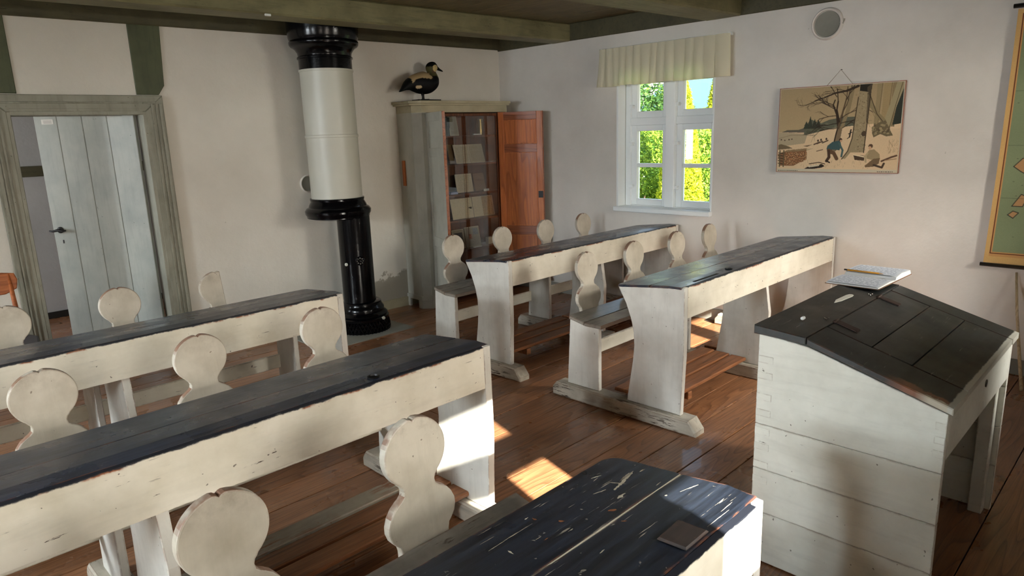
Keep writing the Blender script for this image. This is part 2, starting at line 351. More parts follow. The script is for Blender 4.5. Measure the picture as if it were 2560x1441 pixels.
# ------------------------------------------------------------------ room shell
ANG=math.radians(3.0); XB=5.142; YC=5.225                    # far wall is 3 degrees out of square
def ya(x): return YC+(XB-x)*math.tan(ANG)
XL=-2.5; YF=-.42
floor=sroot('floor')
y=-.5; k=0; widths=[]
while y<7.9:
    w=.178+.02*random.random()
    if abs(y-.507)<.1: pass
    y2=y+w; rm=(XL-.3,XB+.3) if y<5.3 else (-1.3,3.4)
    cuts=[rm[0]]; 
    if k%3!=1: cuts.append(rm[0]+(rm[1]-rm[0])*(.25+.5*random.random()))
    cuts.append(rm[1])
    for a,b in zip(cuts,cuts[1:]):
        dz=random.uniform(-.0012,.0012)
        box('plank',(a+.0015,y+.0022,-.03),(b-.0015,y2-.0022,dz),'floor',floor,.0018)
    y=y2; k+=1
box('subfloor',(XL-.4,-.8,-.06),(XB+.35,8,-.031),'joint',floor)
def wall_open(name,fn,a0,a1,z0,z1,ops,mat):
    """boxes around the openings; fn(a,z0,z1 ranges)->box corners"""
    L=[]; xs=sorted({a0,a1,*[o[0] for o in ops],*[o[1] for o in ops]})
    for p,q in zip(xs,xs[1:]):
        op=[o for o in ops if o[0]<=p+1e-6 and o[1]>=q-1e-6]
        if op:
            o=op[0]
            if o[2]>z0: L.append(fn(p,q,z0,o[2]))
            L.append(fn(p,q,o[3],z1))
        else: L.append(fn(p,q,z0,z1))
    return struct(boxes(name,L,mat))
ZT=2.56
WZ0,WZ1=.876,2.06
wall_open('wall_right',lambda p,q,a,b:((XB,p,a),(XB+.34,q,b)),YF-.3,5.6,0,ZT,[(2.80,3.755,WZ0,WZ1)],'wallB')
CWX=(-1.3,1.205,3.865)
wall_open('wall_front',lambda p,q,a,b:((p,YF-.3,a),(q,YF,b)),XL-.3,XB+.0,0,ZT,[(c-.475,c+.475,WZ0,WZ1) for c in CWX],'wallB')
wall_open('wall_left',lambda p,q,a,b:((XL-.3,p,a),(XL,q,b)),YF,6.0,0,ZT,[(1.6-.475,1.6+.475,WZ0,WZ1),(3.7-.475,3.7+.475,WZ0,WZ1)],'wallB')
# far wall built in its own turned frame: s runs from the corner to the left, material coords in metres
RA=Matrix.Translation((XB,YC,0))@Matrix.Rotation(-ANG,4,'Z')@Matrix.Diagonal((-1,1,1,1))      # (s, depth, z) -> world
DL,DR,DT=4.20,3.39,1.83
wall_open('wall_back',lambda p,q,a,b:((XB-q if False else p,0,a),(q,.14,b)),0,8.2,0,2.42,[(DR,DL,0,DT)],'wallA')
wb=bpy.data.objects['wall_back']
wb.data.transform(RA)
struct(box('baseboard_back',(.0,-.014,0),(2.9,0,.085),'cream',None,.003,RA))
struct(box('baseboard_right',(XB-.014,YF,0),(XB,5.2,.10),'stone',None,.003))
# window builder: local (a along wall, d outward depth, z), glass plane at d=0
def window(name,place,full=True):
    root=sroot(name); bm=None; mx=place
    g=.27; c=.0
    oa,ob=-.475,.475
    def B(n,L,mat='winpaint',par=root,bv=.003): return boxes(n,L,mat,par,bv,mx)
    B('frame',[((oa,-.05,WZ0),(oa+.055,.06,WZ1)),((ob-.055,-.05,WZ0),(ob,.06,WZ1)),((oa+.055,-.05,2.03),(ob-.055,.06,WZ1)),((oa+.055,-.05,WZ0),(ob-.055,.06,.918))])
    B('mullion',[((-.044,-.075,.918),(.044,.05,2.03))]); 
    for t in (-1,1):
        a,b=(-.42,-.044) if t<0 else (.044,.42)
        B('transom',[((a,-.05,1.625),(b,.05,1.69))])
        for z0,z1,mt in ((.918,1.625,1.257),(1.69,2.03,None)):
            s=B('sash',[((a,-.03,z0),(a+.055,.02,z1)),((b-.055,-.03,z0),(b,.02,z1)),((a+.055,-.03,z0),(b-.055,.02,z0+.055)),((a+.055,-.03,z1-.05),(b-.055,.02,z1))])
            zz=[(z0+.055,z1-.05)]
            if mt:
                B('muntin',[((a+.055,-.024,mt),(b-.055,.016,mt+.034))],par=s); zz=[(z0+.055,mt),(mt+.034,z1-.05)]
            for p,q in zz: B('pane',[((a+.055,-.002,p),(b-.055,.002,q))],'glass',s,0)
            if full:
                side=a+.012 if t<0 else a+.012
                for hz in ((z0+.17,z1-.16) if mt else (z0+.1,)):
                    side=b-.012 if t<0 and place is not PB else a+.012
                    B('sash_catch',[((side-.016,-.066,hz-.015),(side+.018,-.03,hz+.015)),((side-.02,-.05,hz-.005),(side+.03,-.04,hz+.005))],par=s)
    return root
PB=Matrix(((0,1,0,XB+.165),(-1,0,0,3.262),(0,0,1,0),(0,0,0,1)))    # a -> -y , d -> +x
w1=window('window_1',PB)
box('window_sill',(XB-.045,2.795,.872),(XB+.115,3.762,.913),'winpaint',w1,.005)
boxes('reveal_lining',[((XB+.0,3.735,.913),(XB+.11,3.755,2.06)),((XB+.0,2.80,.913),(XB+.11,2.815,2.06)),((XB,2.80,2.045),(XB+.11,3.755,2.06))],'winpaint',w1,.002)
for i,c in enumerate(CWX):
    wi=window('window_%d'%(i+2),Matrix(((1,0,0,c),(0,-1,0,-.60),(0,0,1,0),(0,0,0,1))),False)
    box('window_sill',(c-.49,-.55,.872),(c+.49,YF+.04,.913),'winpaint',wi,.005)
for i,c in enumerate((1.6,3.7)):
    wi=window('window_%d'%(i+5),Matrix(((0,-1,0,XL-.18),(1,0,0,c),(0,0,1,0),(0,0,0,1))),False)
    box('window_sill',(XL-.13,c-.49,.872),(XL+.04,c+.49,.913),'winpaint',wi,.005)
# ceiling of boards, plates and beams
cl=sroot('ceiling'); x=XL-.2; 
while x<XB+.3:
    w=.19+.03*random.random()
    box('ceiling_board',(x+.002,YF-.3,2.556+random.uniform(0,.003)),(x+w-.002,5.75,2.59),'ceil',cl,.002); x+=w
box('roof_deck',(XL-.4,YF-.4,2.592),(XB+.4,5.9,2.63),'joint',cl)
struct(box('ceiling_beam',(-.6,-.035,2.42),(8.2,.14,2.556),'plate',None,.008,RA)).name='wall_plate'
struct(box('wall_plate',(XB-.012,YF,2.405),(XB+.3,5.3,2.556),'plate',None,.006))
for yb,wd in ((4.27,.23),(2.60,.30),(.92,.28)):
    mx=Matrix.Translation((XB,yb,0))@Matrix.Rotation(-math.radians(3.6),4,'Z')
    struct(box('ceiling_beam',(-7.9,0,2.402),(.0,wd,2.556),'beam',None,.012,mx))
tag(box('ceiling_clip',(2.265,4.444,2.392),(2.305,4.458,2.406),'winpaint',None,.002),'small white clip on the lower edge of the green ceiling beam','clip')
# timber framing and door surround in the far wall
def poly_s(name,pts,y0,y1,mat,par=None,bv=.004):
    o=prism(name,pts,'y',y0,y1,mat,par,bv,1,RA); return o
tf=sroot('trim_1')
poly_s('post',[(3.425,1.945),(3.28,1.945),(3.235,2.01),(3.215,2.42),(3.425,2.42)],-.012,.10,'post',tf)
poly_s('post',[(4.30,1.945),(4.125,1.945),(4.125,2.42),(4.30,2.42)],-.010,.10,'post',tf)
dfm=sroot('trim_2')
for nm,pts in (('casing',[(DR,0),(DR,DT),(DR-.125,1.94),(DR-.125,0)]),('casing',[(DL,0),(DL,DT),(DL+.115,1.94),(DL+.115,0)]),('head_casing',[(DR,DT),(DL,DT),(DL+.115,1.94),(DR-.125,1.94)])):
    poly_s(nm,pts,-.03,.0,'casing',dfm,.004)
for s0,s1 in ((DR-.05,DR-.042),(DR-.075,DR-.07),(DR-.11,DR-.095)): box('moulding',(s0,-.038,0),(s1,-.03,1.88),'casing',dfm,.002,RA)
for s0,s1 in ((DL+.042,DL+.05),(DL+.07,DL+.075),(DL+.085,DL+.10)): box('moulding',(s0,-.038,0),(s1,-.03,1.88),'casing',dfm,.002,RA)
box('moulding',(DR-.07,-.037,1.885),(DL+.07,-.03,1.892),'casing',dfm,.002,RA)
boxes('jamb',[((DR-.02,-.028,0),(DR+.02,.155,DT)),((DL-.02,-.028,0),(DL+.02,.155,DT)),((DR+.02,-.028,DT-.02),(DL-.02,.155,DT+.02))],'casing',dfm,.003,RA)
box('threshold',(DR+.02,-.03,0),(DL-.02,.155,.02),'foot',dfm,.004,RA)
# open plank door
dr=sroot('door_1',(1.712,5.505,0),math.radians(135))
pw=[.165,.18,.18,.195]; u=0
for w in pw[::-1]:
    box('plank',(u+.0015,-.03,.03),(u+w-.0015,0,1.835+.0),'leaf',dr,.003); u+=w
box('top_ledge',(0,0,1.83),(.72,.004,1.858),'leaf',dr,.001)
boxes('ledge',[((.03,-.055,1.5),(.69,-.03,1.62)),((.03,-.055,.3),(.69,-.03,.42))],'leaf',dr,.004)
h=lathe('rosette',[(.0,.0),(.024,.001),(.024,.006),(.012,.012),(.008,.03),(0,.031)],(.665,0,1.0),'black',dr,16,'y')
tube('door_handle',[(.725,.036,.998),(.70,.038,.995),(.665,.032,1.003),(.63,.038,.995),(.605,.036,.998)],[.006,.008,.011,.008,.006],'black',dr)
box('keyhole',(.652,.0,.90),(.662,.002,.925),'black',dr,.001)
box('door_sign',(.58,.0,1.765),(.665,.003,1.80),'label',dr,.001)
for i in range(3): box('sign_line',(.59,.003,1.772+i*.008),(.65,.0034,1.774+i*.008),'steel',dr)
# hall beyond the door
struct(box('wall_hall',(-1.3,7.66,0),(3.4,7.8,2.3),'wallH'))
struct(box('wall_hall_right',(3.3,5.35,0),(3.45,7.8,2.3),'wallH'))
wall_open('wall_hall_left',lambda p,q,a,b:((-1.15,p,a),(-1.0,q,b)),5.5,7.8,0,2.3,[(6.3,7.1,.9,1.9)],'wallH')  # unseen opening added to let the hall fill lamp in
struct(box('ceiling_hall',(-1.3,5.5,2.3),(3.45,7.9,2.4),'ceil'))
struct(box('trim_3',(-1,7.635,1.345),(3.3,7.66,1.44),'plate',None,.003))
struct(box('baseboard_hall',(-1,7.64,0),(3.3,7.66,.06),'joint'))
# ------------------------------------------------------------------ school desks
def arc(cx,cz,r,a0,a1,n): return [(cx+r*math.cos(math.radians(a0+(a1-a0)*i/n)),cz+r*math.sin(math.radians(a0+(a1-a0)*i/n))) for i in range(n+1)]
half=[(.0,.879),(.006,.884)]+arc(0,.788,.099,82,-50,18)[0:]+[(.060,.705),(.054,.699),(.051,.688),(.053,.676),(.062,.667),(.072,.661),(.088,.648),(.102,.629),(.111,.606),(.112,.586),(.106,.565),(.094,.548),(.084,.538),(.080,.52),(.080,.43)]
def backrest_mesh(cut=False):
    pts=half+[(-x,z) for x,z in half[::-1][:-1]]
    if cut:
        pts=[(min(x,.028+ (.80-z)*.06) if z>.66 else x,z) for x,z in pts]
    bm=bmesh.new(); A=[bm.verts.new((x,-.013,z)) for x,z in pts]; B=[bm.verts.new((x,.013,z)) for x,z in pts]
    bm.faces.new(A); bm.faces.new(B[::-1]); n=len(pts)
    for i in range(n): bm.faces.new((A[i],B[i],B[(i+1)%n],A[(i+1)%n]))
    ed=[e for e in bm.edges if (e.verts[0] in A)==(e.verts[1] in A)]
    bmesh.ops.remove_doubles(bm,verts=bm.verts,dist=.0005)
    bmesh.ops.bevel(bm,geom=[e for e in ed if e.is_valid],offset=.004,segments=2,profile=.5,affect='EDGES',clamp_overlap=True)
    for v in bm.verts: v.co.y+=(v.co.z-.5)*.07
    bmesh.ops.recalc_face_normals(bm,faces=bm.faces)
    
    for v in bm.verts:
        v.co.x*=1.025
        if v.co.z>.5: v.co.z=.5+(v.co.z-.5)*.957
    me=bpy.data.meshes.new('backrest'); bm.to_mesh(me); bm.free(); me.materials.append(M['white_back']); return me
BR=backrest_mesh(); BRC=backrest_mesh(True)
def end_panel(name,u,par,mid=False):
    back=[(.415,.748),(.405,.735),(.36,.66),(.325,.58),(.308,.50),(.304,.42),(.312,.33),(.333,.20),(.352,.087)]
    pts=[(.004,.087),(.0,.40),(.022,.60),(.022,.757)] if False else [(.005,.087),(-.004,.45),(.024,.622),(.024,.762)]
    if not mid: pts=[(.006,.087),(-.006,.42),(-.004,.615),(-.004,.7905),(.0115,.7915),(.0115,.778),(.085,.778)]
    return prism(name,pts+back,'x',u,u+.034,'white_z',par,.003)
def desk(x0,y0,L,backs,label,mids=(.5,),rear=.0,worn=False,cut=None,ink=(),paintb=False):
    t=thing('school_desk',label,'desk',(x0,y0,0),0,'long school desks in rows')
    tm='top_worn' if worn else 'top'
    def slab(n,v0,v1,m=tm):
        z=lambda v:.792-max(0,v-.085)*.105
        vs=[v0]+([.085] if v0<.085<v1 else [])+[v1]
        up=[(v,z(v)) for v in vs]; dn=[(v,z(v)-.013) for v in vs[::-1]]
        bm=bmesh.new(); n_=26; R=[]
        prof=up+dn
        us=[0,.0]; us=np.linspace(-.006,L+.006,n_)
        for u in us:
            j=random.uniform(-.0012,.0012)
            R.append([bm.verts.new((u,p[0]+(j if p[0] in (v0,v1) else 0),p[1])) for p in prof])
        q=len(prof)
        for a,b in zip(R,R[1:]):
            for k in range(q): bm.faces.new((a[k],b[k],b[(k+1)%q],a[(k+1)%q]))
        bm.faces.new(R[0]); bm.faces.new(R[-1][::-1])
        # round the outer back corners
        for v in bm.verts:
            pass
        ed=[e for e in bm.edges if abs(e.verts[0].co.x-e.verts[1].co.x)>.01 and not (abs((e.verts[0].co.y)-.085)<.01 and v0<.085<v1)]
        ed+=[e for e in bm.edges if abs(e.verts[0].co.x-e.verts[1].co.x)<.001 and (e.verts[0].co.x<0 or e.verts[0].co.x>L)]
        bmesh.ops.bevel(bm,geom=ed,offset=.005,segments=2,profile=.5,affect='EDGES',clamp_overlap=True)
        return finish(bm,n,m,t)
    slab('top_board',.013,.205)
    zf=lambda v:.792-max(0,v-.085)*.105
    rr_=.035 if worn else .022; ol=[(-.006,.2065),(L+.006,.2065)]+[(L+.006-rr_+rr_*math.cos(a),.418-rr_+rr_*math.sin(a)) for a in np.linspace(0,math.pi/2,6)]+[(-.006+rr_-rr_*math.sin(a),.418-rr_+rr_*math.cos(a)) for a in np.linspace(0,math.pi/2,6)]
    tb=prism('top_board',[(float(a),float(b)) for a,b in ol],'z',-.013,0,tm,t,.003)
    for v in tb.data.vertices: v.co.z+=zf(v.co.y)
    # front apron, with slightly worn top edge
    prism('apron',[(-.004,.622),(.022,.618),(.022,.775),(.0125,.776),(.0125,.7915),(-.003,.790)],'x',.0345,L-.0345,'apron',t,.002)
    for u in (0,L-.034): end_panel('end_panel',u,t)
    us=[.0,L-.034]
    for m in mids: end_panel('middle_panel',m*L-.017,t,True); us.append(m*L-.017)
    for u in us:
        prism('sled',[(-.105,.0),(-.105,.028),(-.06,.085),(.86,.087),(.89,.05),(.89,0),(.80,0),(.78,.012),(.0,.012),(-.03,0)],'x',u-.035,u+.067,'sled',t,.008)
        prism('seat_support',[(.555,.087),(.555,.478),(.64,.478),(.77,.502),(.795,.087)],'x',u+.004,u+.034,'white_z',t,.003)
    prism('seat_board',[(.535,.472),(.535,.494),(.655,.494),(.655,.472)],'x',-.004,L+.004,'seat',t,.004)
    prism('seat_board',[(.660,.474),(.660,.496),(.772,.520),(.772,.498)],'x',-.004,L+.004,'seat',t,.004)
    box('seat_rail',(.02,.757,.215),(L-.02,.777,.30),'white_x',t,.003)
    for j,bx in enumerate(backs):
        me=BRC if cut is not None and j==cut else BR
        o=bpy.data.objects.new('backrest',me); COL.objects.link(o); o.parent=t; o.location=(bx-x0,.790,0); o.rotation_euler=(0,random.uniform(-.012,.012),random.uniform(-.02,.02))
    for j,(v0,v1,zz) in enumerate(((.13,.235,.125),(.245,.345,.13),(.355,.455,.135))):
        for a,b in ([(.0+.02,L*mids[0]-.02),(L*mids[0]+.02,L-.02)]):
            box('footrest_board',(a-.0,v0,zz-.022),(b,v1,zz),'footp' if (j==2 and paintb) else 'foot',t,.005)
    for u in (.28,L-.32): box('footrest_bearer',(u,.12,.06),(u+.04,.47,.105),'foot',t,.003)
    for (iu,iv) in ink:
        w=thing('x','','') if False else None
        lathe('inkwell',[(0,.0),(.020,.0),(.022,.004),(.017,.006),(.015,.001),(0,.0005)],(iu,iv,.792),'black',t,20)
    return t
R1=desk(3.055,3.085,2.05,[3.29,3.805,4.325,4.825],'long white desk with bluish black top nearest the open bookcase, below the window')
R2=desk(3.05,1.80,2.06,[3.26,3.76,4.30,4.77],'long white desk with glossy dark top and pencil groove, behind the teacher desk',ink=((.57,.05),))
D1=desk(-.28,3.165,2.165,[-.02,.53,1.035,1.545],'long white desk with dark top nearest the grey plank door, one backrest sawn off straight',cut=3)
D2=desk(-.72,1.885,2.47,[-.62,-.09,.428,.945,1.48],'long white desk with blue-black peeling top between the stove and the nearest black-topped desk',paintb=True,ink=((1.96,.045),))
D3=desk(-1.25,.59,2.60,[-.55,-.03,.49,1.01],'long desk with scratched black top and brown iron inkwell cover, nearest to the viewer',worn=True)
box('pencil_groove',(.16,.028,.7915),(.42,.046,.7928),'joint',R2,.0005)
box('crack_filler',(0,.2042,.775),(2.60,.2068,.7795),'pale',D3)
def marks(nm,L,mat):
    bm=bmesh.new()
    for (a,b,c,d,w) in L:
        dx,dy=c-a,d-b; l=math.hypot(dx,dy)+1e-6; nx,ny=-dy/l,dx/l; n_=max(3,int(l/.006)); zf=lambda v:.79235-max(0,v-.085)*.105
        top=[];bot=[]
        for i in range(n_+1):
            f=i/n_; ww=w*(.35+random.random())*(.3+1.0*math.sin(math.pi*min(1,max(0,f*.9+.05)))); x=a+dx*f; y=b+dy*f; j=random.uniform(-.4,.4)*w
            top.append(bm.verts.new((x+nx*(ww+j),y+ny*(ww+j),zf(y+ny*(ww+j))))); bot.append(bm.verts.new((x-nx*(ww-j),y-ny*(ww-j),zf(y-ny*(ww-j)))))
        for i in range(n_): bm.faces.new((top[i],top[i+1],bot[i+1],bot[i]))
    o=finish(bm,nm,mat,D3); o['kind']='stuff'; return o
marks('paint_chips',[(2.447,.288,2.556,.311,.0034),(2.489,.305,2.542,.314,.0017),(2.467,.374,2.495,.364,.0017),(2.458,.359,2.481,.363,.0011),(2.472,.328,2.488,.283,.0014),(2.404,.317,2.438,.306,.0023),(2.416,.258,2.447,.257,.004),(2.45,.327,2.489,.326,.0011),(2.136,.343,2.221,.343,.0009),(2.088,.341,2.136,.342,.0009),(2.095,.375,2.135,.374,.0009),(2.225,.369,2.237,.37,.0014),(2.421,.034,2.51,.032,.0007),(2.238,.255,2.254,.255,.0011),(2.209,.149,2.226,.15,.0017),(2.111,.308,2.109,.29,.0017),(2.176,.29,2.191,.29,.0014),(2.561,.295,2.58,.293,.0017),(2.517,.22,2.54,.221,.0014),(2.484,.175,2.491,.173,.0023),(2.519,.157,2.572,.141,.0017)],'pale')
marks('bare_wood_chips',[(2.357,.24,2.372,.228,.0042),(2.261,.301,2.269,.292,.0042),(2.335,.189,2.343,.18,.002),(2.239,.36,2.239,.346,.002),(2.196,.274,2.183,.274,.0014)],'foot')
prism('inkwell_cover',[(2.315,.02),(2.40,.02),(2.395,.088),(2.31,.083)],'z',.793,.801,'rust',D3,.003)
# ------------------------------------------------------------------ teacher's sloping desk
T=thing('teacher_desk','tall white box-shaped desk with sloping green-black lid, in front of the wall map','desk',(2.24,.43,0))
Lx=.975
zs=[.0,.205,.405-.03,.545,.735,.9]
def toph(v): return .745+(v/.42)*.125 if v<.42 else .87+ (v-.42)*.0
def side_board(u0,u1,z0,z1,nm='side_board'):
    if z1<.74: return box(nm,(u0,0,z0+.001),(u1,.59,z1-.001),'lect',T,.0015)
    return prism(nm,[(0,z0+.001),(0,.742),(.42,.868),(.59,.886),(.59,z0+.001)],'x',u0,u1,'lect',T,.0015)
for u0,u1 in ((0,.024),(Lx-.024,Lx)):
    for a,b in ((.004,.205),(.205,.375),(.375,.548),(.548,.9)): side_board(u0,u1,a,b)
for a,b in ((.02,.22),(.22,.43),(.43,.65),(.65,.885)): box('back_board',(.024,.568,a+.001),(Lx-.024,.59,b-.001),'lect',T,.0015)
prism('front_apron',[(.0,.585),(.022,.585),(.022,.748),(0,.742)],'x',.024,Lx-.024,'lect',T,.002)
box('drawer_floor',(.024,.02,.60),(Lx-.024,.57,.615),'cabin',T)
box('leg_batten',(Lx-.075,.02,.0),(Lx-.024,.07,.585),'lect',T,.003); box('leg_batten',(.024,.02,.0),(.06,.07,.585),'lect',T,.003)
lathe('keyhole_plate',[(0,0),(.014,0),(.014,-.003),(0,-.004)],(.52,0,.69),'steel',T,14,'y')
# lid: boards along x between two cleats, lying on the slope
def slopeb(nm,u0,u1,v0,v1,mat='lid',th=.022,bv=.003,dz=0):
    z=lambda v:.772+(v/.42)*.128+dz
    return prism(nm,[(v0,z(v0)-th),(v0,z(v0)),(v1,z(v1)),(v1,z(v1)-th)],'x',u0,u1,mat,T,bv)
prism('top_rail',[(.425,.878),(.425,.903),(.605,.917),(.605,.885)],'x',-.012,Lx+.012,'lid',T,.003)
for v0,v1 in ((-.012,.146),(.1505,.271),(.2755,.4205)): slopeb('lid_board',.17,Lx-.03+.02-.1,v0,v1,dz=random.uniform(-.001,.001))
slopeb('lid_cleat',-.014,.1665,-.014,.4215); slopeb('lid_cleat',Lx-.1065,Lx+.014,-.014,.4215)
for u in (.235,.70):
    slopeb('hinge',u,u+.035,.345,.421,'hinge',.004,.001,.004)
    tube('hinge_knuckle',[(u-.004,.423,.902),(u+.039,.423,.902)],.006,'hinge',T,8)
    for i in range(3): lathe('nail_head',[(0,0),(.004,.0),(.003,.002),(0,.0025)],(u+.008+.010*i,.455+.01*(i%2),.9065),'steel',T,8)
# dovetails on the side corner edges
for z in (.80,.74,.66,.60,.53,.47,.40,.34): box('dovetail',(-.0012,.535,z-.02),(.001,.5895,z+.006),'lect',T,.0005)
for z in (.70,.655,.61): box('dovetail',(-.0012,.001,z-.012),(.001,.03,z+.012),'lect',T,.0005)
# notebook, pencil, bone folder, chalk on the desk
def page(name,u0,u1,v0,v1,z,mat,par,lift):
    img=np.ones((40,60,3))*np.array(lin((214,218,226))[:3])
    for r in range(5,37,3):
        x=3
        while x<56:
            l=random.randint(1,5); img[r,x:x+l]=lin((130,138,160))[:3]; x+=l+random.randint(1,3)
    return colgrid(name,img,(u0,v1,z),(u1-u0,0,0),(0,v0-v1,0),'vc',par,lambda U,V:np.stack([0*U,0*U,lift*np.sin(np.clip(V,0,1)*math.pi)**.6],-1))
nb=thing('notebook','open exercise book with handwritten pages lying across the ridge of the teacher desk','notebook',(3.215,.975,.922),math.radians(-92)); nb.scale=(1,1.5,1)
NW=.22
prism('cover',[(-NW/2,-.135),(NW/2,-.135),(NW/2,.135),(-NW/2,.135)],'z',-.006,-.003,'brown',nb,.001)
prism('page_block',[(-.133,-.003),(-.131,.001),(-.05,.006),(-.008,.003),(.0,-.002),(.008,.012),(.05,.020),(.125,.016),(.133,-.003)],'x',-NW/2+.003,NW/2-.003,'paperw',nb,.001)
page('written_page',-NW/2+.006,NW/2-.006,-.128,-.01,.0035,None,nb,.004)
page('written_page',-NW/2+.006,NW/2-.006,.01,.128,.0165,None,nb,.005)
pc=thing('pencil','yellow pencil with black end lying on the open exercise book','pencil',(3.235,1.075,.9418),math.radians(-92))
tube('barrel',[(0,0,0),(.135,0,0)],.0038,'ochre',pc,6); tube('dipped_end',[(-.014,0,0),(0,0,0)],.0038,'black',pc,6)
tube('point',[(.135,0,0),(.152,0,0)],[.0038,.0008],'pwood',pc,6)
kf=prism('bone_folder',[(-.062,-.002),(-.03,-.009),(.04,-.0105),(.055,-.007),(.06,0),(.055,.007),(.04,.0105),(-.03,.009)],'z',0,.003,'bone',None,.001)
kf.location=(2.80,.938,.9115); kf.rotation_euler=(math.radians(4.5),0,math.radians(-3)); kf.scale=(1.45,1.25,1); tag(kf,'pointed white bone paper folder on the flat black top of the teacher desk','letter opener')
ck=box('chalk_stub',(-.011,-.006,0),(.011,.006,.011),'chalk',None,.003); ck.location=(2.40,.935,.914); tag(ck,'short stub of white chalk on the black top near the desk corner','chalk')
# ------------------------------------------------------------------ stove
st=thing('stove','tall cylindrical stove with white enamel drum on glossy black cast iron column','stove',(3.1,4.9,0))
UC=(-.11,.07,0); LC=(-.015,.01,0)
lathe('base',[(.215,.0),(.215,.015),(.195,.02),(.195,.10),(.212,.105),(.215,.125),(.200,.135),(.205,.15),(.19,.165),(.178,.172),(.178,.20),(.168,.215),(.158,.235),(.158,.25),(.148,.256)],(0,0,0),'iron',st)
sk=bmesh.new()
for k in range(44):
    a0=2*math.pi*k/44
    for sgn in (-1,1):
        pts=[]
        for i in range(5):
            f=i/4; a=a0+sgn*f*2*math.pi/44*1.5; r=.205+.006*math.sin(f*3.1)+ .014*(1-f)
            pts.append(Vector((r*math.cos(a),r*math.sin(a),.004+.098*f)))
        for p,q in zip(pts,pts[1:]):
            d=(q-p); m=Matrix.Translation((p+q)/2)@d.to_track_quat('Z','Y').to_matrix().to_4x4()
            bbox(sk,(-.0035,-.0035,-d.length/2),(.0035,.0035,d.length/2),m)
finish(sk,'lattice_skirt','iron',st)
lathe('lower_column',[(.134,.25),(.134,.98)],LC,'iron',st)
lathe('collar',[(.15,.955),(.215,.965),(.250,.975),(.252,.99),(.262,1.005),(.264,1.03),(.250,1.05),(.232,1.06),(.228,1.075),(.220,1.09),(.212,1.105),(.216,1.115),(.216,1.13),(.2,1.132)],UC,'iron',st,64)
lathe('lower_drum',[(.203,1.13),(.203,1.625)],UC,'enamel',st,64)
lathe('drum_band',[(.2045,1.605),(.2085,1.61),(.2085,1.625),(.2045,1.63)],UC,'enamel',st,64)
lathe('upper_drum',[(.2025,1.625),(.2025,2.105),(.209,2.107),(.209,2.122),(.2,2.124)],UC,'enamel',st,64)
lathe('neck',[(.203,2.12),(.203,2.20),(.212,2.203),(.212,2.215),(.203,2.222),(.206,2.245),(.222,2.27),(.238,2.285),(.252,2.292),(.262,2.305),(.264,2.325),(.258,2.335),(.262,2.345),(.266,2.36),(.27,2.41),(.275,2.5),(.28,2.555)],UC,'iron',st,64)
tube('flue_arm',[(-.11,.07,1.06),(-.02,.012,1.0)],.10,'iron',st,16)
o=lathe('knob',[(0,0),(.006,0),(.006,-.02),(.013,-.024),(.013,-.032),(0,-.036)],(0,0,0),'enamel',st,12,'y'); o.data.transform(Matrix(((.845,.535,0,LC[0]),(-.535,.845,0,LC[1]),(0,0,1,0),(0,0,0,1)))@Matrix.Translation((-.085,-.10,.592)))

SM=Matrix(((.845,.535,0,LC[0]),(-.535,.845,0,LC[1]),(0,0,1,0),(0,0,0,1)))      # stove frame: x to the side, -y to the room
o=lathe('damper_wheel',[(.0,.0),(.034,.0),(.038,-.004),(.032,-.010),(.027,-.005),(.014,-.005),(.010,-.012),(0,-.013)],(0,0,0),'iron',st,24,'y'); o.data.transform(SM@Matrix.Translation((.028,-.131,.615)))
for k in range(8): o=lathe('wheel_hole',[(0,0),(.005,0),(.004,-.003),(0,-.003)],(0,0,0),'steel',st,8,'y'); o.data.transform(SM@Matrix.Translation((.028+.024*math.cos(k*.785),-.1365,.615+.024*math.sin(k*.785))))
lathe('ash_knob',[(0,0),(.006,0),(.006,-.012),(.014,-.018),(.012,-.028),(0,-.03)],(.045,-.212,.128),'enamel',st,12,'y')
tag(boxes('hearth_slab',[((2.55,4.59,-.004),(3.40,5.28,.008))],'stone',None,.004),'grey stone slab under the tall black and white stove','hearth')
def vent(name,label,place,r):
    v=thing(name,label,'vent cover'); v.matrix_world=place
    lathe('rim',[(r*.84,-.004),(r*1.0,.0),(r*1.03,.006),(r*1.0,.016),(r*.93,.024),(r*.86,.020),(r*.84,.004)],(0,0,0),M['wallB'],v,40)
    lathe('plate',[(0,.0),(r*.80,.0),(r*.815,.004),(r*.80,.009),(0,.010)],(0,0,0),'stone',v,40)
    lathe('groove',[(r*.79,.0005),(r*.86,.0005),(r*.86,.003),(r*.79,.003)],(0,0,0),'brown',v,40)
    tube('cover_hook',[(r*.8,0,.01),(r*1.05,-.01,.016),(r*1.08,.02,.010)],.004,'enamel',v,6)
    return v
vent('flue_cover','round plastered flue cover high on the wall between curtain and map',Matrix(((0,0,-1,XB),(-1,0,0,1.963),(0,1,0,2.263),(0,0,0,1))),.105)
vent('flue_cover','small round white flue cover half hidden behind the stove drum',RA@Matrix.Translation((2.20,0,1.234))@Matrix(((-1,0,0,0),(0,0,-1,0),(0,1,0,0),(0,0,0,1))),.075)
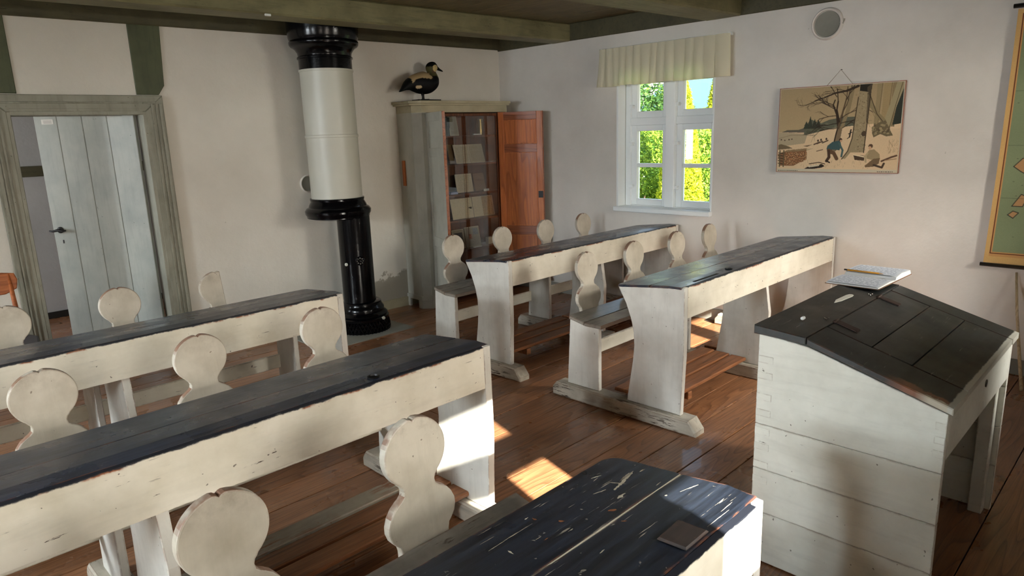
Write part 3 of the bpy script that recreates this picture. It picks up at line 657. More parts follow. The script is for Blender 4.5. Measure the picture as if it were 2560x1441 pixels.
# ------------------------------------------------------------------ bookcase
CABR=Matrix.Translation((XB,YC,0))@Matrix.Rotation(-ANG,4,'Z')
cpos=CABR@Vector((-1.275,0,0))
cab=thing('bookcase','grey painted corner bookcase with open brown pine doors and glazed shelves of old papers','cabinet',tuple(cpos),-ANG)
CW_,CD=1.09,.30
cof=[(0,-.003),(0,-.24),(.07,-.30),(CW_-.0,-.30),(CW_,-.003)]
def cabring(nm,o,z0,z1,mat,bv=.004):
    pts=[(-o,-.001),(-o,-.24-o*.6),(.07-o*.6,-.30-o),(CW_-.07+.0+o*.6,-.30-o),(CW_+o*.3,-.30-o),(CW_+o*.3,-.001)]
    return prism(nm,pts,'z',z0,z1,mat,cab,bv)
cabring('cornice',.045,1.878,1.902,'cream'); cabring('cornice',.032,1.862,1.878,'cream',.003); cabring('frieze',.0,1.80,1.862,'cream',.002)
cabring('plinth',.012,.075,.12,'cabgrey',.004); 
for a,b in (((-.012,-.25),(.0,-.0)),): pass
prism('foot',[(-.012,-.19),(-.012,-.247),(.063,-.312),(.16,-.312),(.16,-.29),(.07,-.29),(.012,-.24),(.012,-.19)],'z',0,.075,'cabgrey',cab,.002)
boxes('foot',[((-.012,-.05,0),(.012,-.002,.075)),((CW_-.15,-.312,0),(CW_,-.29,.075))],'cabgrey',cab,.002)
box('side_panel',(0,-.24,.12),(.02,-.003,1.80),'cabgrey',cab,.001)
prism('canted_corner',[(0,-.24),(.07,-.30),(.12,-.30),(.12,-.275),(.075,-.275),(.022,-.235)],'z',.12,1.80,'cabgrey',cab,.002)
box('side_panel',(CW_-.02,-.30,.12),(CW_,-.003,1.80),'cabgrey',cab,.001)
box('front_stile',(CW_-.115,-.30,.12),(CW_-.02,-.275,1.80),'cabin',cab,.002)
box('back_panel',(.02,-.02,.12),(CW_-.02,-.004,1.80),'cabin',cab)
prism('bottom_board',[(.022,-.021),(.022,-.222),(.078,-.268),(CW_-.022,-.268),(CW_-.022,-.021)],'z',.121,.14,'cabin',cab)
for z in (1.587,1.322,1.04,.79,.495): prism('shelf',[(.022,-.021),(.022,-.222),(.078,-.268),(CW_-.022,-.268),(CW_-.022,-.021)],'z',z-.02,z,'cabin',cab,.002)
box('inner_stile',(.12,-.298,.13),(.135,-.27,1.795),'crail',cab,.001)
# glazed inner doors
for a,b in ((.137,.552),(.556,.972)):
    g=boxes('glazed_door',[((a,-.289 if a<.5 else -.2865,.14),(a+(.0025 if a>.5 else .022),-.28 if a<.5 else -.2835,1.79)),((b-(.0025 if b<.6 else .022),-.289 if b>.6 else -.2865,.14),(b,-.28 if b>.6 else -.2835,1.79)),((a,-.292,1.765),(b,-.276,1.79)),((a,-.292,.14),(b,-.276,.17))],M['glass'] if False else 'cabin',cab,.001)
    g.scale=(1,1,1)
    box('glass',(a+.022,-.286,.17),(b-.022,-.283,1.765),'glass',g)
tube('glazed_door_knob',[(.575,-.292,.905),(.575,-.312,.905)],[.006,.01],'steel',cab,10); box('escutcheon',(.56,-.294,.900),(.60,-.292,.910),'steel',cab)
# outer doors: panelled leaves
def leaf(px,ang,w,sgn,outer):
    r=bpy.data.objects.new('door',None); COL.objects.link(r); r.parent=cab; r.location=(px,-.30,0); r.rotation_euler=(0,0,ang)
    X=lambda a,b:(min(a*sgn,b*sgn),max(a*sgn,b*sgn))
    z0,z1=.13,1.795
    def bx(nm,a,b,y0,y1,c,d,mat,bv=.002):
        p,q=X(a,b); return box(nm,(p,y0,c),(q,y1,d),mat,r,bv)
    bx('door_core',0.0,w,-.006,.006,z0,z1,'cdoor',0)
    rails=[(z0,z0+.09),(.60,.69),(1.41,1.49),(z1-.075,z1)]
    # outer side (-y), inner side (+y)
    for ys,(mat,mr) in (((-.014,-.006),('cabgrey','cabgrey')),((.006,.014),('cdoor','crail'))):
        bx('door_stile',0.001,.058,ys[0],ys[1],z0,z1,mat); bx('door_stile',w-.058,w-.001,ys[0],ys[1],z0,z1,mat)
        for c,d in rails: bx('door_rail',.058,w-.058,ys[0],ys[1]-(0 if ys[0]<0 else .002),c,d,mr)
        for (c,d) in ((rails[0][1],rails[1][0]),(rails[1][1],rails[2][0]),(rails[2][1],rails[3][0])):
            yy=(-.0075,-.006) if ys[0]<0 else (.006,.0085)
            bx('door_panel',.058+(.0 if ys[0]<0 else .012),w-.058-(.0 if ys[0]<0 else .012),yy[0],yy[1],c+(.008 if ys[0]>0 else -.001),d-(.008 if ys[0]>0 else -.001),mat,0)
    bx('edge_strip',w-.001,w+.003,-.013,.013,z0,z1,'crail',0)
    return r
l1=leaf(.125,-math.radians(107),.43,1,True)
l2=leaf(.975,math.radians(117),.455,-1,False)
box('lock_plate',(-.452,.014,.97),(-.405,.019,1.035),'black',l2,.001)
tag(box('wooden_bracket',(-.015,-.10,1.15),(-.001,-.06,1.38),'cdoor',None,.002,CABR@Matrix.Translation((-1.275,0,0))),'narrow orange wooden strip on the grey side of the bookcase','bracket')
# things on the shelves
def xs(px,off): return 1.275-(.94-.76*(.25-off)-(px-1105)*.0049)
def onshelf(name,label,cat,px0,px1,off,z,h,th,mat,lean=.0,print_=None,group='old papers in the bookcase'):
    a,b=xs(px0,off),xs(px1,off); c=CABR@Matrix.Translation((-1.275+(a+b)/2,-off,z+.001))
    o=box(name,(-(b-a)/2,-th/2,0),((b-a)/2,th/2,h),mat,None,min(.002,th*.3))
    o.matrix_world=c@Matrix.Rotation(-lean,4,'X'); tag(o,label,cat,group)
    if print_ is not None:
        hh,ww=print_.shape[:2]; p=colgrid('printed_face',print_,(-(b-a)/2+.004,-th/2-.0008,h-.004),(b-a-.008,0,0),(0,0,-h+.008),'vc',o)
    return o
def textimg(base,ink,h=50,w=40,margin=4,dens=.7,blocks=()):
    im=np.ones((h,w,3))*np.array(lin(base)[:3])*(1+.06*rng.standard_normal((h,w,1)))
    for r in range(margin,h-margin,2):
        if rng.random()<.1: continue
        m=rng.random(w)<dens; m[:margin]=0; m[-margin:]=0; im[r,m]=im[r,m]*.55+np.array(lin(ink)[:3])*.45
    for (a,b,c,d,col) in blocks: im[a:b,c:d]=np.array(lin(col)[:3])*(1+.25*rng.standard_normal((b-a,d-c,1))).clip(.3,1.6)
    return im.clip(0,1)
sh=[1.587,1.322,1.04,.79,.495]
onshelf('book','dark green cloth book at the end of the top bookcase shelf','book',1108,1114,.10,sh[0],.17,.10,'darkbook')
onshelf('book','grey printed book leaning upright on the top bookcase shelf','book',1122,1143,.16,sh[0],.185,.012,'paper',.22,textimg((150,142,124),(90,80,66)))
tin=lathe('brass_tin',[(0,0),(.033,0),(.033,.125),(.036,.126),(.036,.15),(0,.155)],(0,0,0),'brass',None,24); tin.matrix_world=CABR@Matrix.Translation((-1.275+xs(1197,.15),-.15,sh[0]+.001)); tag(tin,'tarnished brass tin on the top bookcase shelf','tin')
onshelf('card','small white card in front of the brass tin','card',1178,1196,.22,sh[0],.012,.02,'label')
onshelf('booklet','brown booklet leaning behind the open papers on the second shelf','booklet',1118,1140,.13,sh[1],.19,.006,'brown',.25,textimg((124,100,72),(90,66,44)))
onshelf('paper_sheet','aged handwritten sheet on the second shelf beside the brown booklet','paper',1134,1170,.17,sh[1],.185,.004,'paper',.3,textimg((186,174,150),(140,124,100)))
onshelf('paper_sheet','aged handwritten sheet standing at the free side of the second shelf','paper',1171,1208,.17,sh[1],.185,.004,'paper',.3,textimg((180,168,144),(134,118,94)))
onshelf('card','white card lying on the second shelf near the orange door','card',1218,1236,.21,sh[1],.008,.03,'label')
onshelf('booklet','thick cream booklet standing on the third shelf','booklet',1132,1174,.15,sh[2],.18,.012,'paper',.2,textimg((196,182,156),(150,136,112)))
onshelf('paper_sheet','brown printed leaflet beside the cream booklet on the third shelf','paper',1179,1208,.15,sh[2],.18,.004,'brown',.25,textimg((134,100,72),(100,70,46)))
onshelf('card','white card at the foot of the brown leaflet','card',1200,1214,.22,sh[2],.022,.004,'label')
onshelf('box','pale blue flat box under the edge of the third shelf papers','box',1112,1130,.23,sh[2],.022,.05,'blueb')
onshelf('folder','plain cream folder on the fourth shelf of the bookcase','folder',1118,1172,.20,sh[3],.20,.006,'paper',.2,textimg((206,192,160),(180,166,136),dens=.05))
onshelf('folder','stained cream folder with torn flap on the fourth shelf','folder',1173,1228,.19,sh[3],.20,.006,'paper',.2,textimg((200,184,150),(170,150,116),dens=.05,blocks=((0,50,18,38,(158,128,84)),)))
onshelf('picture_card','pale card with small dark landscape print on the fifth shelf','card',1118,1148,.18,sh[4],.19,.004,'paper',.2,textimg((170,156,136),(150,136,114),dens=.1,blocks=((8,26,6,34,(84,78,78)),)))
onshelf('map_sheet','faded coloured map sheet leaning on the fifth shelf','map',1150,1188,.18,sh[4],.20,.004,'paper',.2,textimg((158,148,132),(120,104,94),dens=.35,blocks=((4,20,22,36,(130,134,140)),(18,30,10,18,(160,104,84)))))
onshelf('box','small pale cardboard box on the fifth shelf near the orange door','box',1204,1228,.16,sh[4],.07,.05,'paper')
onshelf('card','long white label at the front of the fifth shelf','card',1166,1188,.24,sh[4],.010,.02,'label')
# ------------------------------------------------------------------ mounted duck
dk=thing('duck','mounted black and cream eider duck standing on top of the bookcase','duck'); dk.matrix_world=CABR@Matrix.Translation((-1.10,-.20,1.902))@Matrix.Diagonal((1.22,1.1,1.02,1))
path=[(-.21,.078,.003,.01),(-.195,.088,.009,.022),(-.175,.103,.018,.03),(-.15,.122,.034,.042),(-.12,.138,.052,.056),(-.08,.148,.074,.072),(-.04,.152,.088,.084),(0,.156,.096,.088),(.035,.162,.094,.086),(.065,.175,.080,.074),(.083,.198,.060,.058),(.088,.22,.043,.043),(.086,.24,.035,.034),(.083,.257,.036,.034),(.082,.273,.043,.037),(.086,.290,.047,.039),(.099,.300,.042,.034),(.113,.297,.032,.027),(.127,.290,.022,.018),(.140,.284,.015,.013),(.158,.275,.010,.009),(.178,.266,.006,.007),(.189,.261,.002,.004)]
P=np.array(path); tt=np.linspace(0,len(P)-1,170); 
def cr_(i,t):
    p0,p1,p2,p3=P[max(i-1,0)],P[i],P[min(i+1,len(P)-1)],P[min(i+2,len(P)-1)]
    return .5*((2*p1)+(-p0+p2)*t+(2*p0-5*p1+4*p2-p3)*t*t+(-p0+3*p1-3*p2+p3)*t**3)
Q=np.array([cr_(min(int(t),len(P)-2),t-min(int(t),len(P)-2)) for t in tt])
bm=bmesh.new(); R=[]; NS=80
for i,q in enumerate(Q):
    d=Q[min(i+1,len(Q)-1)][:2]-Q[max(i-1,0)][:2]; d/=np.linalg.norm(d)+1e-9
    if i<3: d=np.array([.83,.55])
    nrm=np.array([-d[1],d[0]]); ring=[]
    for k in range(NS):
        a=2*math.pi*k/NS; ring.append(bm.verts.new((q[0]+nrm[0]*q[2]*math.cos(a),-abs(q[3])*math.sin(a),q[1]+nrm[1]*q[2]*math.cos(a))))
    R.append(ring)
for a,b in zip(R,R[1:]):
    for k in range(NS): bm.faces.new((a[k],a[(k+1)%NS],b[(k+1)%NS],b[k]))
bm.faces.new(R[0]); bm.faces.new(R[-1])
for f in bm.faces: f.smooth=True
do=finish(bm,'body','feather',dk,smooth=True); me=do.data
BX=[-.21,-.15,-.12,-.093,-.043,.021,.045,.055,.10,.125,.2]; BZ=[.135,.135,.15,.184,.192,.186,.198,.214,.218,.185,.1]
ca=me.color_attributes.new('Col','FLOAT_COLOR','POINT'); cols=[]
for v in me.vertices:
    x_,z_=v.co.x,v.co.z
    if z_>.243 and x_>.03:
        if x_>.131: c=(14,12,8)
        elif ((x_-.103)/.030)**2+((z_-.282)/.030)**2<1: c=(206,186,130)
        elif z_>.296+ (x_-.05)*-.05: c=(12,10,8)
        elif x_<.07: c=(86,84,54)
        else: c=(96,74,52)
    else:
        bz=np.interp(x_,BX,BZ)
        if x_<-.125: c=(12,14,12)
        elif ((x_+.078)/.022)**2+((z_-.116)/.014)**2<1: c=(196,176,140)
        elif z_>bz: c=(188,164,122) if x_<.055 else (96,92,60)
        else: c=(6,6,8)
    cols+=list(lin(c))
ca.data.foreach_set('color',cols)
for yy,xx in ((-.025,-.03),(.028,.014)):
    tube('leg',[(xx,yy,.075),(xx+.004,yy,.035),(xx+.006,yy,.016)],[.010,.006,.006],'black',dk,8)
    prism('webbed_foot',[(xx-.005,yy-.006),(xx+.05,yy-.022),(xx+.055,yy),(xx+.048,yy+.02),(xx-.005,yy+.006)],'z',.013,.018,'black',dk)
box('stand',(-.075,-.055,0),(.125,.055,.014),'black',dk,.003)
for s_ in (-1,1): lathe('eye',[(0,0),(.003,0),(.002,.002),(0,.0025)],(.098,s_*.037,.298),'steel',dk,8,'y')
# ------------------------------------------------------------------ curtain
cu=thing('curtain','short pleated cream curtain hanging over the top of the small window','curtain')
bm=bmesh.new(); NU,NV=260,16; Y0,Y1=3.895,2.655
vs=[]
PL=[0,.055,.115,.17,.228,.285,.345,.425,.48,.54,.605,.69,.755,.82,.90,1.0]
for j in range(NV+1):
    row=[]; f=j/NV
    for i in range(NU+1):
        t=i/NU; k=max(q for q in range(len(PL)-1) if PL[q]<=t) if t<1 else len(PL)-2
        ph=(t-PL[k])/(PL[k+1]-PL[k]); fold=(math.sin(math.pi*ph)**.55)
        amp=.012+.019*f*(.7+.3*math.sin(k*2.3)); sh_=.012*math.sin(k*1.7+f*2)*f
        skew=.03*f*f*(1 if t>.9 else -1 if t<.03 else 0)
        yy=Y0+(Y1-Y0)*t+sh_-skew*.6; xx=XB-.055-amp*fold-.006
        row.append(bm.verts.new((xx,yy,2.284-.318*f-.004*math.sin(k*1.3)*f)))
    vs.append(row)
for a,b in zip(vs,vs[1:]):
    for i in range(NU): bm.faces.new((a[i],a[i+1],b[i+1],b[i]))
for f in bm.faces: f.smooth=True
o=finish(bm,'fabric','cloth',cu,smooth=True)
bm=bmesh.new(); prev=None
for i in range(NU+1):
    v=vs_=None
o2=o.copy(); o2.data=o.data.copy(); o2.name='hem'; COL.objects.link(o2); o2.parent=cu
bm=bmesh.new(); bm.from_mesh(o2.data); bmesh.ops.delete(bm,geom=[v for v in bm.verts if v.co.z>1.998],context='VERTS'); 
for v in bm.verts: v.co.x+=.0025
bm.to_mesh(o2.data); bm.free()
tube('curtain_rail',[(XB-.05,3.90,2.281),(XB-.05,2.65,2.281)],.008,'winpaint',cu,8)
for yy in (3.88,2.67): box('rail_bracket',(XB-.055,yy-.008,2.272),(XB,yy+.008,2.290),'winpaint',cu)
# ------------------------------------------------------------------ painting helpers for flat prints
class Canvas:
    def __init__(s,w,h,c): s.w,s.h=w,h; s.im=np.ones((h,w,3))*np.array(lin(c)[:3]); s.Y,s.X=np.mgrid[0:h,0:w]; s.X=s.X+.5; s.Y=s.Y+.5
    def put(s,m,c,a=1.): s.im[m]=s.im[m]*(1-a)+np.array(lin(c)[:3])*a
    def poly(s,pts,c,a=1.):
        m=np.zeros((s.h,s.w),bool); n=len(pts)
        for i in range(n):
            (x0,y0),(x1,y1)=pts[i],pts[(i+1)%n]
            if y0==y1: continue
            t=(s.Y>=min(y0,y1))&(s.Y<max(y0,y1))&(s.X<(x1-x0)*(s.Y-y0)/(y1-y0)+x0); m^=t
        s.put(m,c,a); return m
    def line(s,pts,r,c,a=1.):
        for i,(p,q) in enumerate(zip(pts,pts[1:])):
            r0=r if not isinstance(r,(list,tuple)) else r[i]
            x0,x1=int(max(0,min(p[0],q[0])-r0-2)),int(min(s.w,max(p[0],q[0])+r0+3)); y0,y1=int(max(0,min(p[1],q[1])-r0-2)),int(min(s.h,max(p[1],q[1])+r0+3))
            if x1<=x0 or y1<=y0: continue
            X=s.X[y0:y1,x0:x1]; Y=s.Y[y0:y1,x0:x1]; dx,dy=q[0]-p[0],q[1]-p[1]; L=dx*dx+dy*dy+1e-9
            t=np.clip(((X-p[0])*dx+(Y-p[1])*dy)/L,0,1); d=np.hypot(X-p[0]-t*dx,Y-p[1]-t*dy)
            al=np.clip(r0+.5-d,0,1)[...,None]*a; s.im[y0:y1,x0:x1]=s.im[y0:y1,x0:x1]*(1-al)+np.array(lin(c)[:3])*al
    def blob(s,x,y,rx,ry,c,a=1.):
        m=((s.X-x)/rx)**2+((s.Y-y)/ry)**2<1; s.put(m,c,a)
    def shade(s,amt,sc=1):
        s.im*=1+amt*rng.standard_normal((s.h,s.w,1)); s.im=s.im.clip(0,1)
# winter print: woodcutters felling a tree (drawn in a 520 x 374 field taken from the photograph's proportions)
C=Canvas(400,288,(170,148,112))
sx,sy=400/1560.,288/1080.
def q(*p): return [((x-20)*sx,(y-20)*sy) for x,y in p]
for i in range(150): C.im[i]*=.86+.16*i/150
C.im[:,:]*=(1-.12*np.clip((C.X-20)/380,0,1)*np.clip(1-C.Y/180,0,1))[...,None]
C.poly(q((0,600),(400,590),(900,560),(1600,520),(1600,1100),(0,1100)),(206,180,144))
C.poly(q((0,600),(200,610),(520,640),(700,660),(430,750),(0,800)),(166,150,122))
C.poly(q((60,600),(140,570),(300,570),(400,540),(420,600),(380,610)),(96,90,78))
C.poly(q((370,640),(390,520),(430,470),(470,440),(520,470),(600,490),(700,450),(880,420),(1060,420),(1100,520),(900,590),(700,640),(500,645)),(92,92,76))
for i in range(60):
    x,y=random.uniform(380,1050),random.uniform(480,620); C.blob(*q((x,y))[0],random.uniform(4,10),random.uniform(2,6),random.choice([(74,78,62),(112,110,90),(90,92,74)]),.6)
for tx,th in ((450,130),(510,90),(560,80),(400,60)): C.poly(q((tx-30,520),(tx,520-th),(tx+30,520)),(54,58,46)); C.poly(q((tx-40,560),(tx,500-th*.6),(tx+40,560)),(58,62,50))
C.poly(q((420,640),(760,560),(1080,530),(1600,500),(1600,1100),(300,1100)),(208,182,146))
C.im[150:]*=(1-.10*np.clip((C.X[150:]-250)/150,0,1))[...,None]
# slope line left
for a in (0,1): C.line(q((0,690),(200,640),(520,650)),.8,(130,112,88),.6)
# background trunks on the right
for x0,x1,c in ((1270,1330,(140,124,92)),(1350,1440,(150,130,94)),(1450,1520,(128,112,82))): C.poly(q((x0,20),(x1,20),(x1-20,560),(x0-10,560)),c); C.line(q((x1,20),(x1-20,560)),1,(80,66,46),.7)
C.poly(q((1560,20),(1600,20),(1600,520),(1480,540),(1500,400)),(46,50,42))
C.poly(q((1500,10),(1600,10),(1570,120),(1480,420),(1450,640),(1360,640),(1380,480),(1440,260)),(150,138,106))
C.poly(q((1190,120),(1230,260),(1330,400),(1400,470),(1380,560),(1290,430),(1190,300)),(132,118,86)); C.line(q((1190,160),(1290,400),(1370,500)),1.2,(70,58,42))
C.poly(q((1240,560),(1330,500),(1400,480),(1470,620),(1500,670),(1420,680),(1350,650),(1270,690),(1250,640)),(104,92,68))
for i in range(50): 
    x,y=random.uniform(1250,1450),random.uniform(520,650); C.blob(*q((x,y))[0],random.uniform(2,5),random.uniform(2,4),random.choice([(70,60,44),(150,134,100)]),.6)
C.line(q((1560,30),(1500,300),(1440,620)),1.,(84,72,52)); 
# dark-branched tree
tk=(54,42,32)
C.poly(q((820,540),(880,540),(860,700),(850,820),(770,900),(740,900),(780,760),(800,640)),(120,102,78)); C.line(q((822,540),(800,640),(780,760),(730,900)),2.2,tk)
C.line(q((825,560),(800,400),(770,330),(740,260),(760,200)),[4,3,2.5,2],tk); C.line(q((825,560),(860,400),(880,300),(905,180),(910,40)),[4,3,2.5,1.8],(90,74,54))
C.poly(q((850,560),(890,560),(960,330),(1000,60),(960,60),(905,330)),(134,118,88)); 
C.line(q((830,480),(790,330),(800,220),(780,60)),[3,2.4,1.6],tk)
def branch(p,ang,l,r,dep):
    if dep==0 or r<.25: return
    pts=[p]; a=ang
    for i in range(4): a+=random.uniform(-.22,.22); pts.append((pts[-1][0]+math.cos(a)*l/4,pts[-1][1]+math.sin(a)*l/4))
    C.line(pts,max(r,.35),tk,.85 if r>.6 else .5)
    for i in (2,3,4): branch(pts[i],a+random.choice([-1,1])*random.uniform(.3,.8),l*.55,r*.6,dep-1)
B0=q((1040,40),(900,90),(760,110),(620,160),(500,200),(400,240)); C.line(B0,[4,3.2,2.4,1.6,1],tk)
for p in B0[1:]: branch(p,math.pi-.1+random.uniform(-.3,.6),34,1.,3)
for (a,b,an,l) in ((800,400,3.3,60),(790,330,3.6,60),(770,300,3.9,50),(860,430,-.7,70),(880,330,-.9,70),(820,500,3.0,70),(850,500,-.3,60),(905,200,-1.2,50),(780,160,4.2,50),(740,260,3.5,50),(820,560,3.1,60),(880,560,-.5,50)): branch(q((a,b))[0],an,l,1.5,3)
# great trunk
C.poly(q((1060,10),(1200,10),(1190,200),(1180,500),(1170,700),(1160,880),(1000,880),(940,960),(900,960),(970,860),(1010,700),(1030,400),(1050,180)),(148,132,102))
C.poly(q((1060,10),(1210,10),(1195,200),(1160,120),(1060,100)),(40,36,30)); C.poly(q((1150,60),(1205,20),(1190,300),(1182,500),(1165,500),(1160,200)),(80,70,54),.8)
for i in range(140):
    f=random.random(); x,y=random.uniform(1040,1180)-(f>.8)*20,random.uniform(120,870); C.blob(*q((x,y))[0],random.uniform(.8,2.4),random.uniform(1,2.6),random.choice([(96,84,62),(172,158,126),(112,100,74)]),.55)
C.line(q((1050,180),(1030,420),(1008,700),(965,860),(895,965)),1.6,(70,58,42)); C.line(q((1195,150),(1180,520),(1165,880)),1.6,(64,52,38))
C.blob(*q((1150,640))[0],8,9,(76,62,48)); C.poly(q((1040,910),(1180,920),(1180,985),(1060,975)),(74,58,44)); C.poly(q((1035,900),(1190,930),(1180,945),(1040,915)),(214,196,160))
# figures
C.poly(q((700,790),(760,740),(860,720),(880,790),(860,850),(780,840),(700,850),(690,830)),(62,84,84)); C.blob(*q((866,715))[0],5.5,6,(64,46,36)); C.blob(*q((872,728))[0],4,4,(190,150,116))
C.line(q((850,760),(900,850),(890,930)),3.2,(70,92,90)); C.line(q((720,850),(790,890),(830,960)),6,(96,72,52)); C.line(q((720,860),(730,940),(700,990)),5,(72,52,40)); C.line(q((700,990),(740,1010)),2.5,(50,36,28))
C.blob(*q((1245,800))[0],7,7.5,(88,66,48)); C.blob(*q((1238,822))[0],4.6,6,(190,152,118)); C.poly(q((1230,850),(1290,840),(1360,900),(1370,960),(1300,980),(1210,960),(1200,900)),(150,132,100)); C.line(q((1215,890),(1190,930),(1200,1000)),3,(170,150,116))
C.poly(q((1290,960),(1370,950),(1360,1020),(1300,1060),(1200,1070),(1190,1050)),(110,90,66)); C.line(q((1300,1040),(1400,1070),(1420,1020)),3.4,(70,56,44))
C.line(q((985,600),(975,680)),2.4,(44,38,32)); C.blob(*q((988,588))[0],2.2,2.6,(44,38,32)); C.line(q((960,640),(1000,620)),1.5,(44,38,32)); C.line(q((975,680),(950,700)),1.4,(44,38,32))
for x,y in ((670,720),(560,740),(600,730)): C.line(q((x-40,y+30),(x+30,y)),2.2,(84,66,52)); C.blob(*q((x+10,y-20))[0],3,4,(66,52,42))
for x,y in ((60,700),(110,710),(170,700),(210,695)): C.blob(*q((x,y))[0],2.5,2.5,(80,66,54))
C.poly(q((0,780),(60,760),(160,790),(230,820),(120,830),(0,840)),(112,96,72)); C.poly(q((370,790),(500,770),(430,800)),(112,92,68))
# log pile, fence, logs
C.poly(q((20,900),(140,850),(420,820),(430,960),(250,1060),(60,1060)),(128,92,64))
for i in range(230):
    x=random.uniform(90,425); y=random.uniform(870,1050); 
    if y>1065-(x-150)*.30: continue
    C.blob(*q((x,y))[0],2.8,2.2,(72,48,34)); C.blob(*q((x,y))[0],2.1,1.5,random.choice([(190,140,96),(172,116,76),(200,158,112)]))
for y in range(5): C.line(q((30,880+y*36),(110,890+y*36)),1.5,(60,50,36))
for x in (50,105): C.line(q((x,850),(x+2,1070)),2.2,(96,84,60))
for i in range(40): x=random.uniform(100,430); C.line(q((x,870-(x-100)*.06),(x+random.uniform(30,90),840-(x-100)*.05)),.6,(140,120,90),.8)
C.poly(q((400,1100),(470,1060),(640,1030),(680,1060),(640,1080),(520,1100)),(48,38,32)); C.poly(q((450,1062),(620,1032),(600,1058),(470,1078)),(200,186,160))
C.line(q((470,1030),(600,1010),(680,1030)),1.5,(70,54,42)); C.line(q((560,860),(640,840)),1.4,(96,74,56)); C.line(q((1390,990),(1500,940),(1560,920)),3,(90,66,50)); C.line(q((1430,980),(1560,960)),1.5,(150,120,90))
for i in range(90):
    x=random.choice([random.uniform(150,1300),random.uniform(1450,1580)]); y=random.uniform(1000,1090) if x<1400 else random.uniform(740,900); C.line(q((x,y),(x+random.uniform(-12,12),y-random.uniform(15,40))),.45,(120,94,66),.6)
C.shade(.04); C.im=(C.im*1.22).clip(0,1)
pic=thing('wall_picture','wall print of woodcutters in snowy wood hanging from a string between window and map','picture')
XP=XB-.012; PTL=(XP-.012,2.262,1.852); 
box('backing_board',(XP-.010,1.428,1.247),(XP,2.264,1.850),'crail',pic,.002)
boxes('worn_edge',[((XP-.0135,1.428,1.247),(XP-.010,1.432,1.85)),((XP-.0135,2.260,1.247),(XP-.010,2.264,1.85)),((XP-.0135,1.428,1.846),(XP-.010,2.264,1.85)),((XP-.0135,1.428,1.247),(XP-.010,2.264,1.251))],'crail',pic)
box('margin',(XP-.0115,1.431,1.250),(XP-.010,2.261,1.847),'paper',pic)
colgrid('print',C.im,(XP-.0122,2.256,1.842),(0,-.818,0),(0,0,-.570),'vc',pic)
bm=bmesh.new()
def strip(a0,a1,z,n_):
    yy=a0
    while yy>a1:
        l=random.uniform(.004,.014); bbox(bm,(XP-.0122,yy-l,z),(XP-.0116,yy,z+.004)); yy-=l+.004
strip(2.25,2.10,1.256,0); strip(1.56,1.46,1.256,0); finish(bm,'caption','hinge',pic)
tube('hanging_string',[(XP-.008,1.93,1.851),(XP-.008,1.845,1.95),(XP-.008,1.76,1.849)],.0016,'string',pic,6)
lathe('nail',[(0,0),(.003,0),(.003,-.018),(0,-.018)],(XB,1.845,1.951),'steel',pic,8,'x')
# ------------------------------------------------------------------ hanging map
mp=thing('wall_map','large varnished wall map with green sea hanging on black rods by the picture edge','map')
MW,MT,MB=1.25,2.205,.700; YM=.868
Cm=Canvas(520,620,(128,138,104))
def mc(y_,z_): return ((YM-y_)/MW*520,(MT-z_)/(MT-MB)*620)
Cm.im*=(1+.05*np.sin(Cm.X/23)*np.cos(Cm.Y/31))[...,None]
tan=(176,134,90)
LAND=[[(70,250),(92,232),(120,200),(150,170),(210,140),(300,120),(380,150),(430,240),(470,300),(430,400),(300,420),(200,380),(140,330),(96,300)],[(34,372),(50,352),(62,350),(60,330),(90,330),(100,372),(64,392),(50,384)],[(42,470),(58,440),(72,446),(64,470)],[(36,492),(46,482),(58,486),(48,500)],[(120,470),(180,440),(260,460),(280,520),(200,560),(130,520)]]
for P_ in LAND:
    Cm.poly(P_,tan); Cm.line(P_+[P_[0]],1.1,(60,60,50))
for i in range(260):
    x,y=random.uniform(90,450),random.uniform(130,420); Cm.line([(x,y),(x+random.uniform(-9,9),y+random.uniform(-9,9))],.5,random.choice([(120,84,60),(90,100,60),(150,70,50)]),.6)
for i in range(120):
    x,y=random.uniform(20,500),random.uniform(20,600); Cm.line([(x,y),(x+2.5,y)],.6,(60,66,52),.8)
for y in (190,320,450): Cm.line([(0,y),(520,y+6)],.5,(70,76,56),.7)
for w,c in ((16,(196,148,92)),(10,(206,166,106))):
    Cm.im[:w]=lin(c)[:3]; Cm.im[-w*2:]=lin(c)[:3]; Cm.im[:,:w]=lin(c)[:3]; Cm.im[:,-w:]=lin(c)[:3]
Cm.line([(12,12),(12,592),(508,592)],1.1,(96,40,24)); Cm.line([(12,12),(508,12),(508,592)],1.1,(96,40,24))
Cm.shade(.03)
XM=XB-.035
colgrid('map_sheet',Cm.im,(XM,YM,MT),(0,-MW,0),(-.004,0,MB-MT),'vc',mp,lambda U,V:np.stack([.006*np.sin(U*9)*V,.022*(V**2)*(1-U),0*U],-1)+np.stack([0*U,-.03*np.sin(V*math.pi)*(1-U)*0,0*U],-1))
tube('lower_rod',[(XM-.006,.905,.694),(XM-.006,-.40,.690)],.0125,'ebony',mp,12)
tube('upper_rod',[(XM,.892,2.224),(XM,-.40,2.224)],.0125,'ebony',mp,12)
tube('map_cord',[(XM,.6,2.236),(XB-.01,.24,2.40),(XM,-.12,2.236)],.002,'string',mp,6)
pt=tube('pointer_stick',[(XB-.015,.715,.655),(5.03,.672,.42),(4.92,.62,.20),(4.80,.57,.012)],[.0065,.008,.0095,.0095],'bamboo',None,10); tag(pt,'thin pale pointer stick leaning on the wall below the map','pointer')
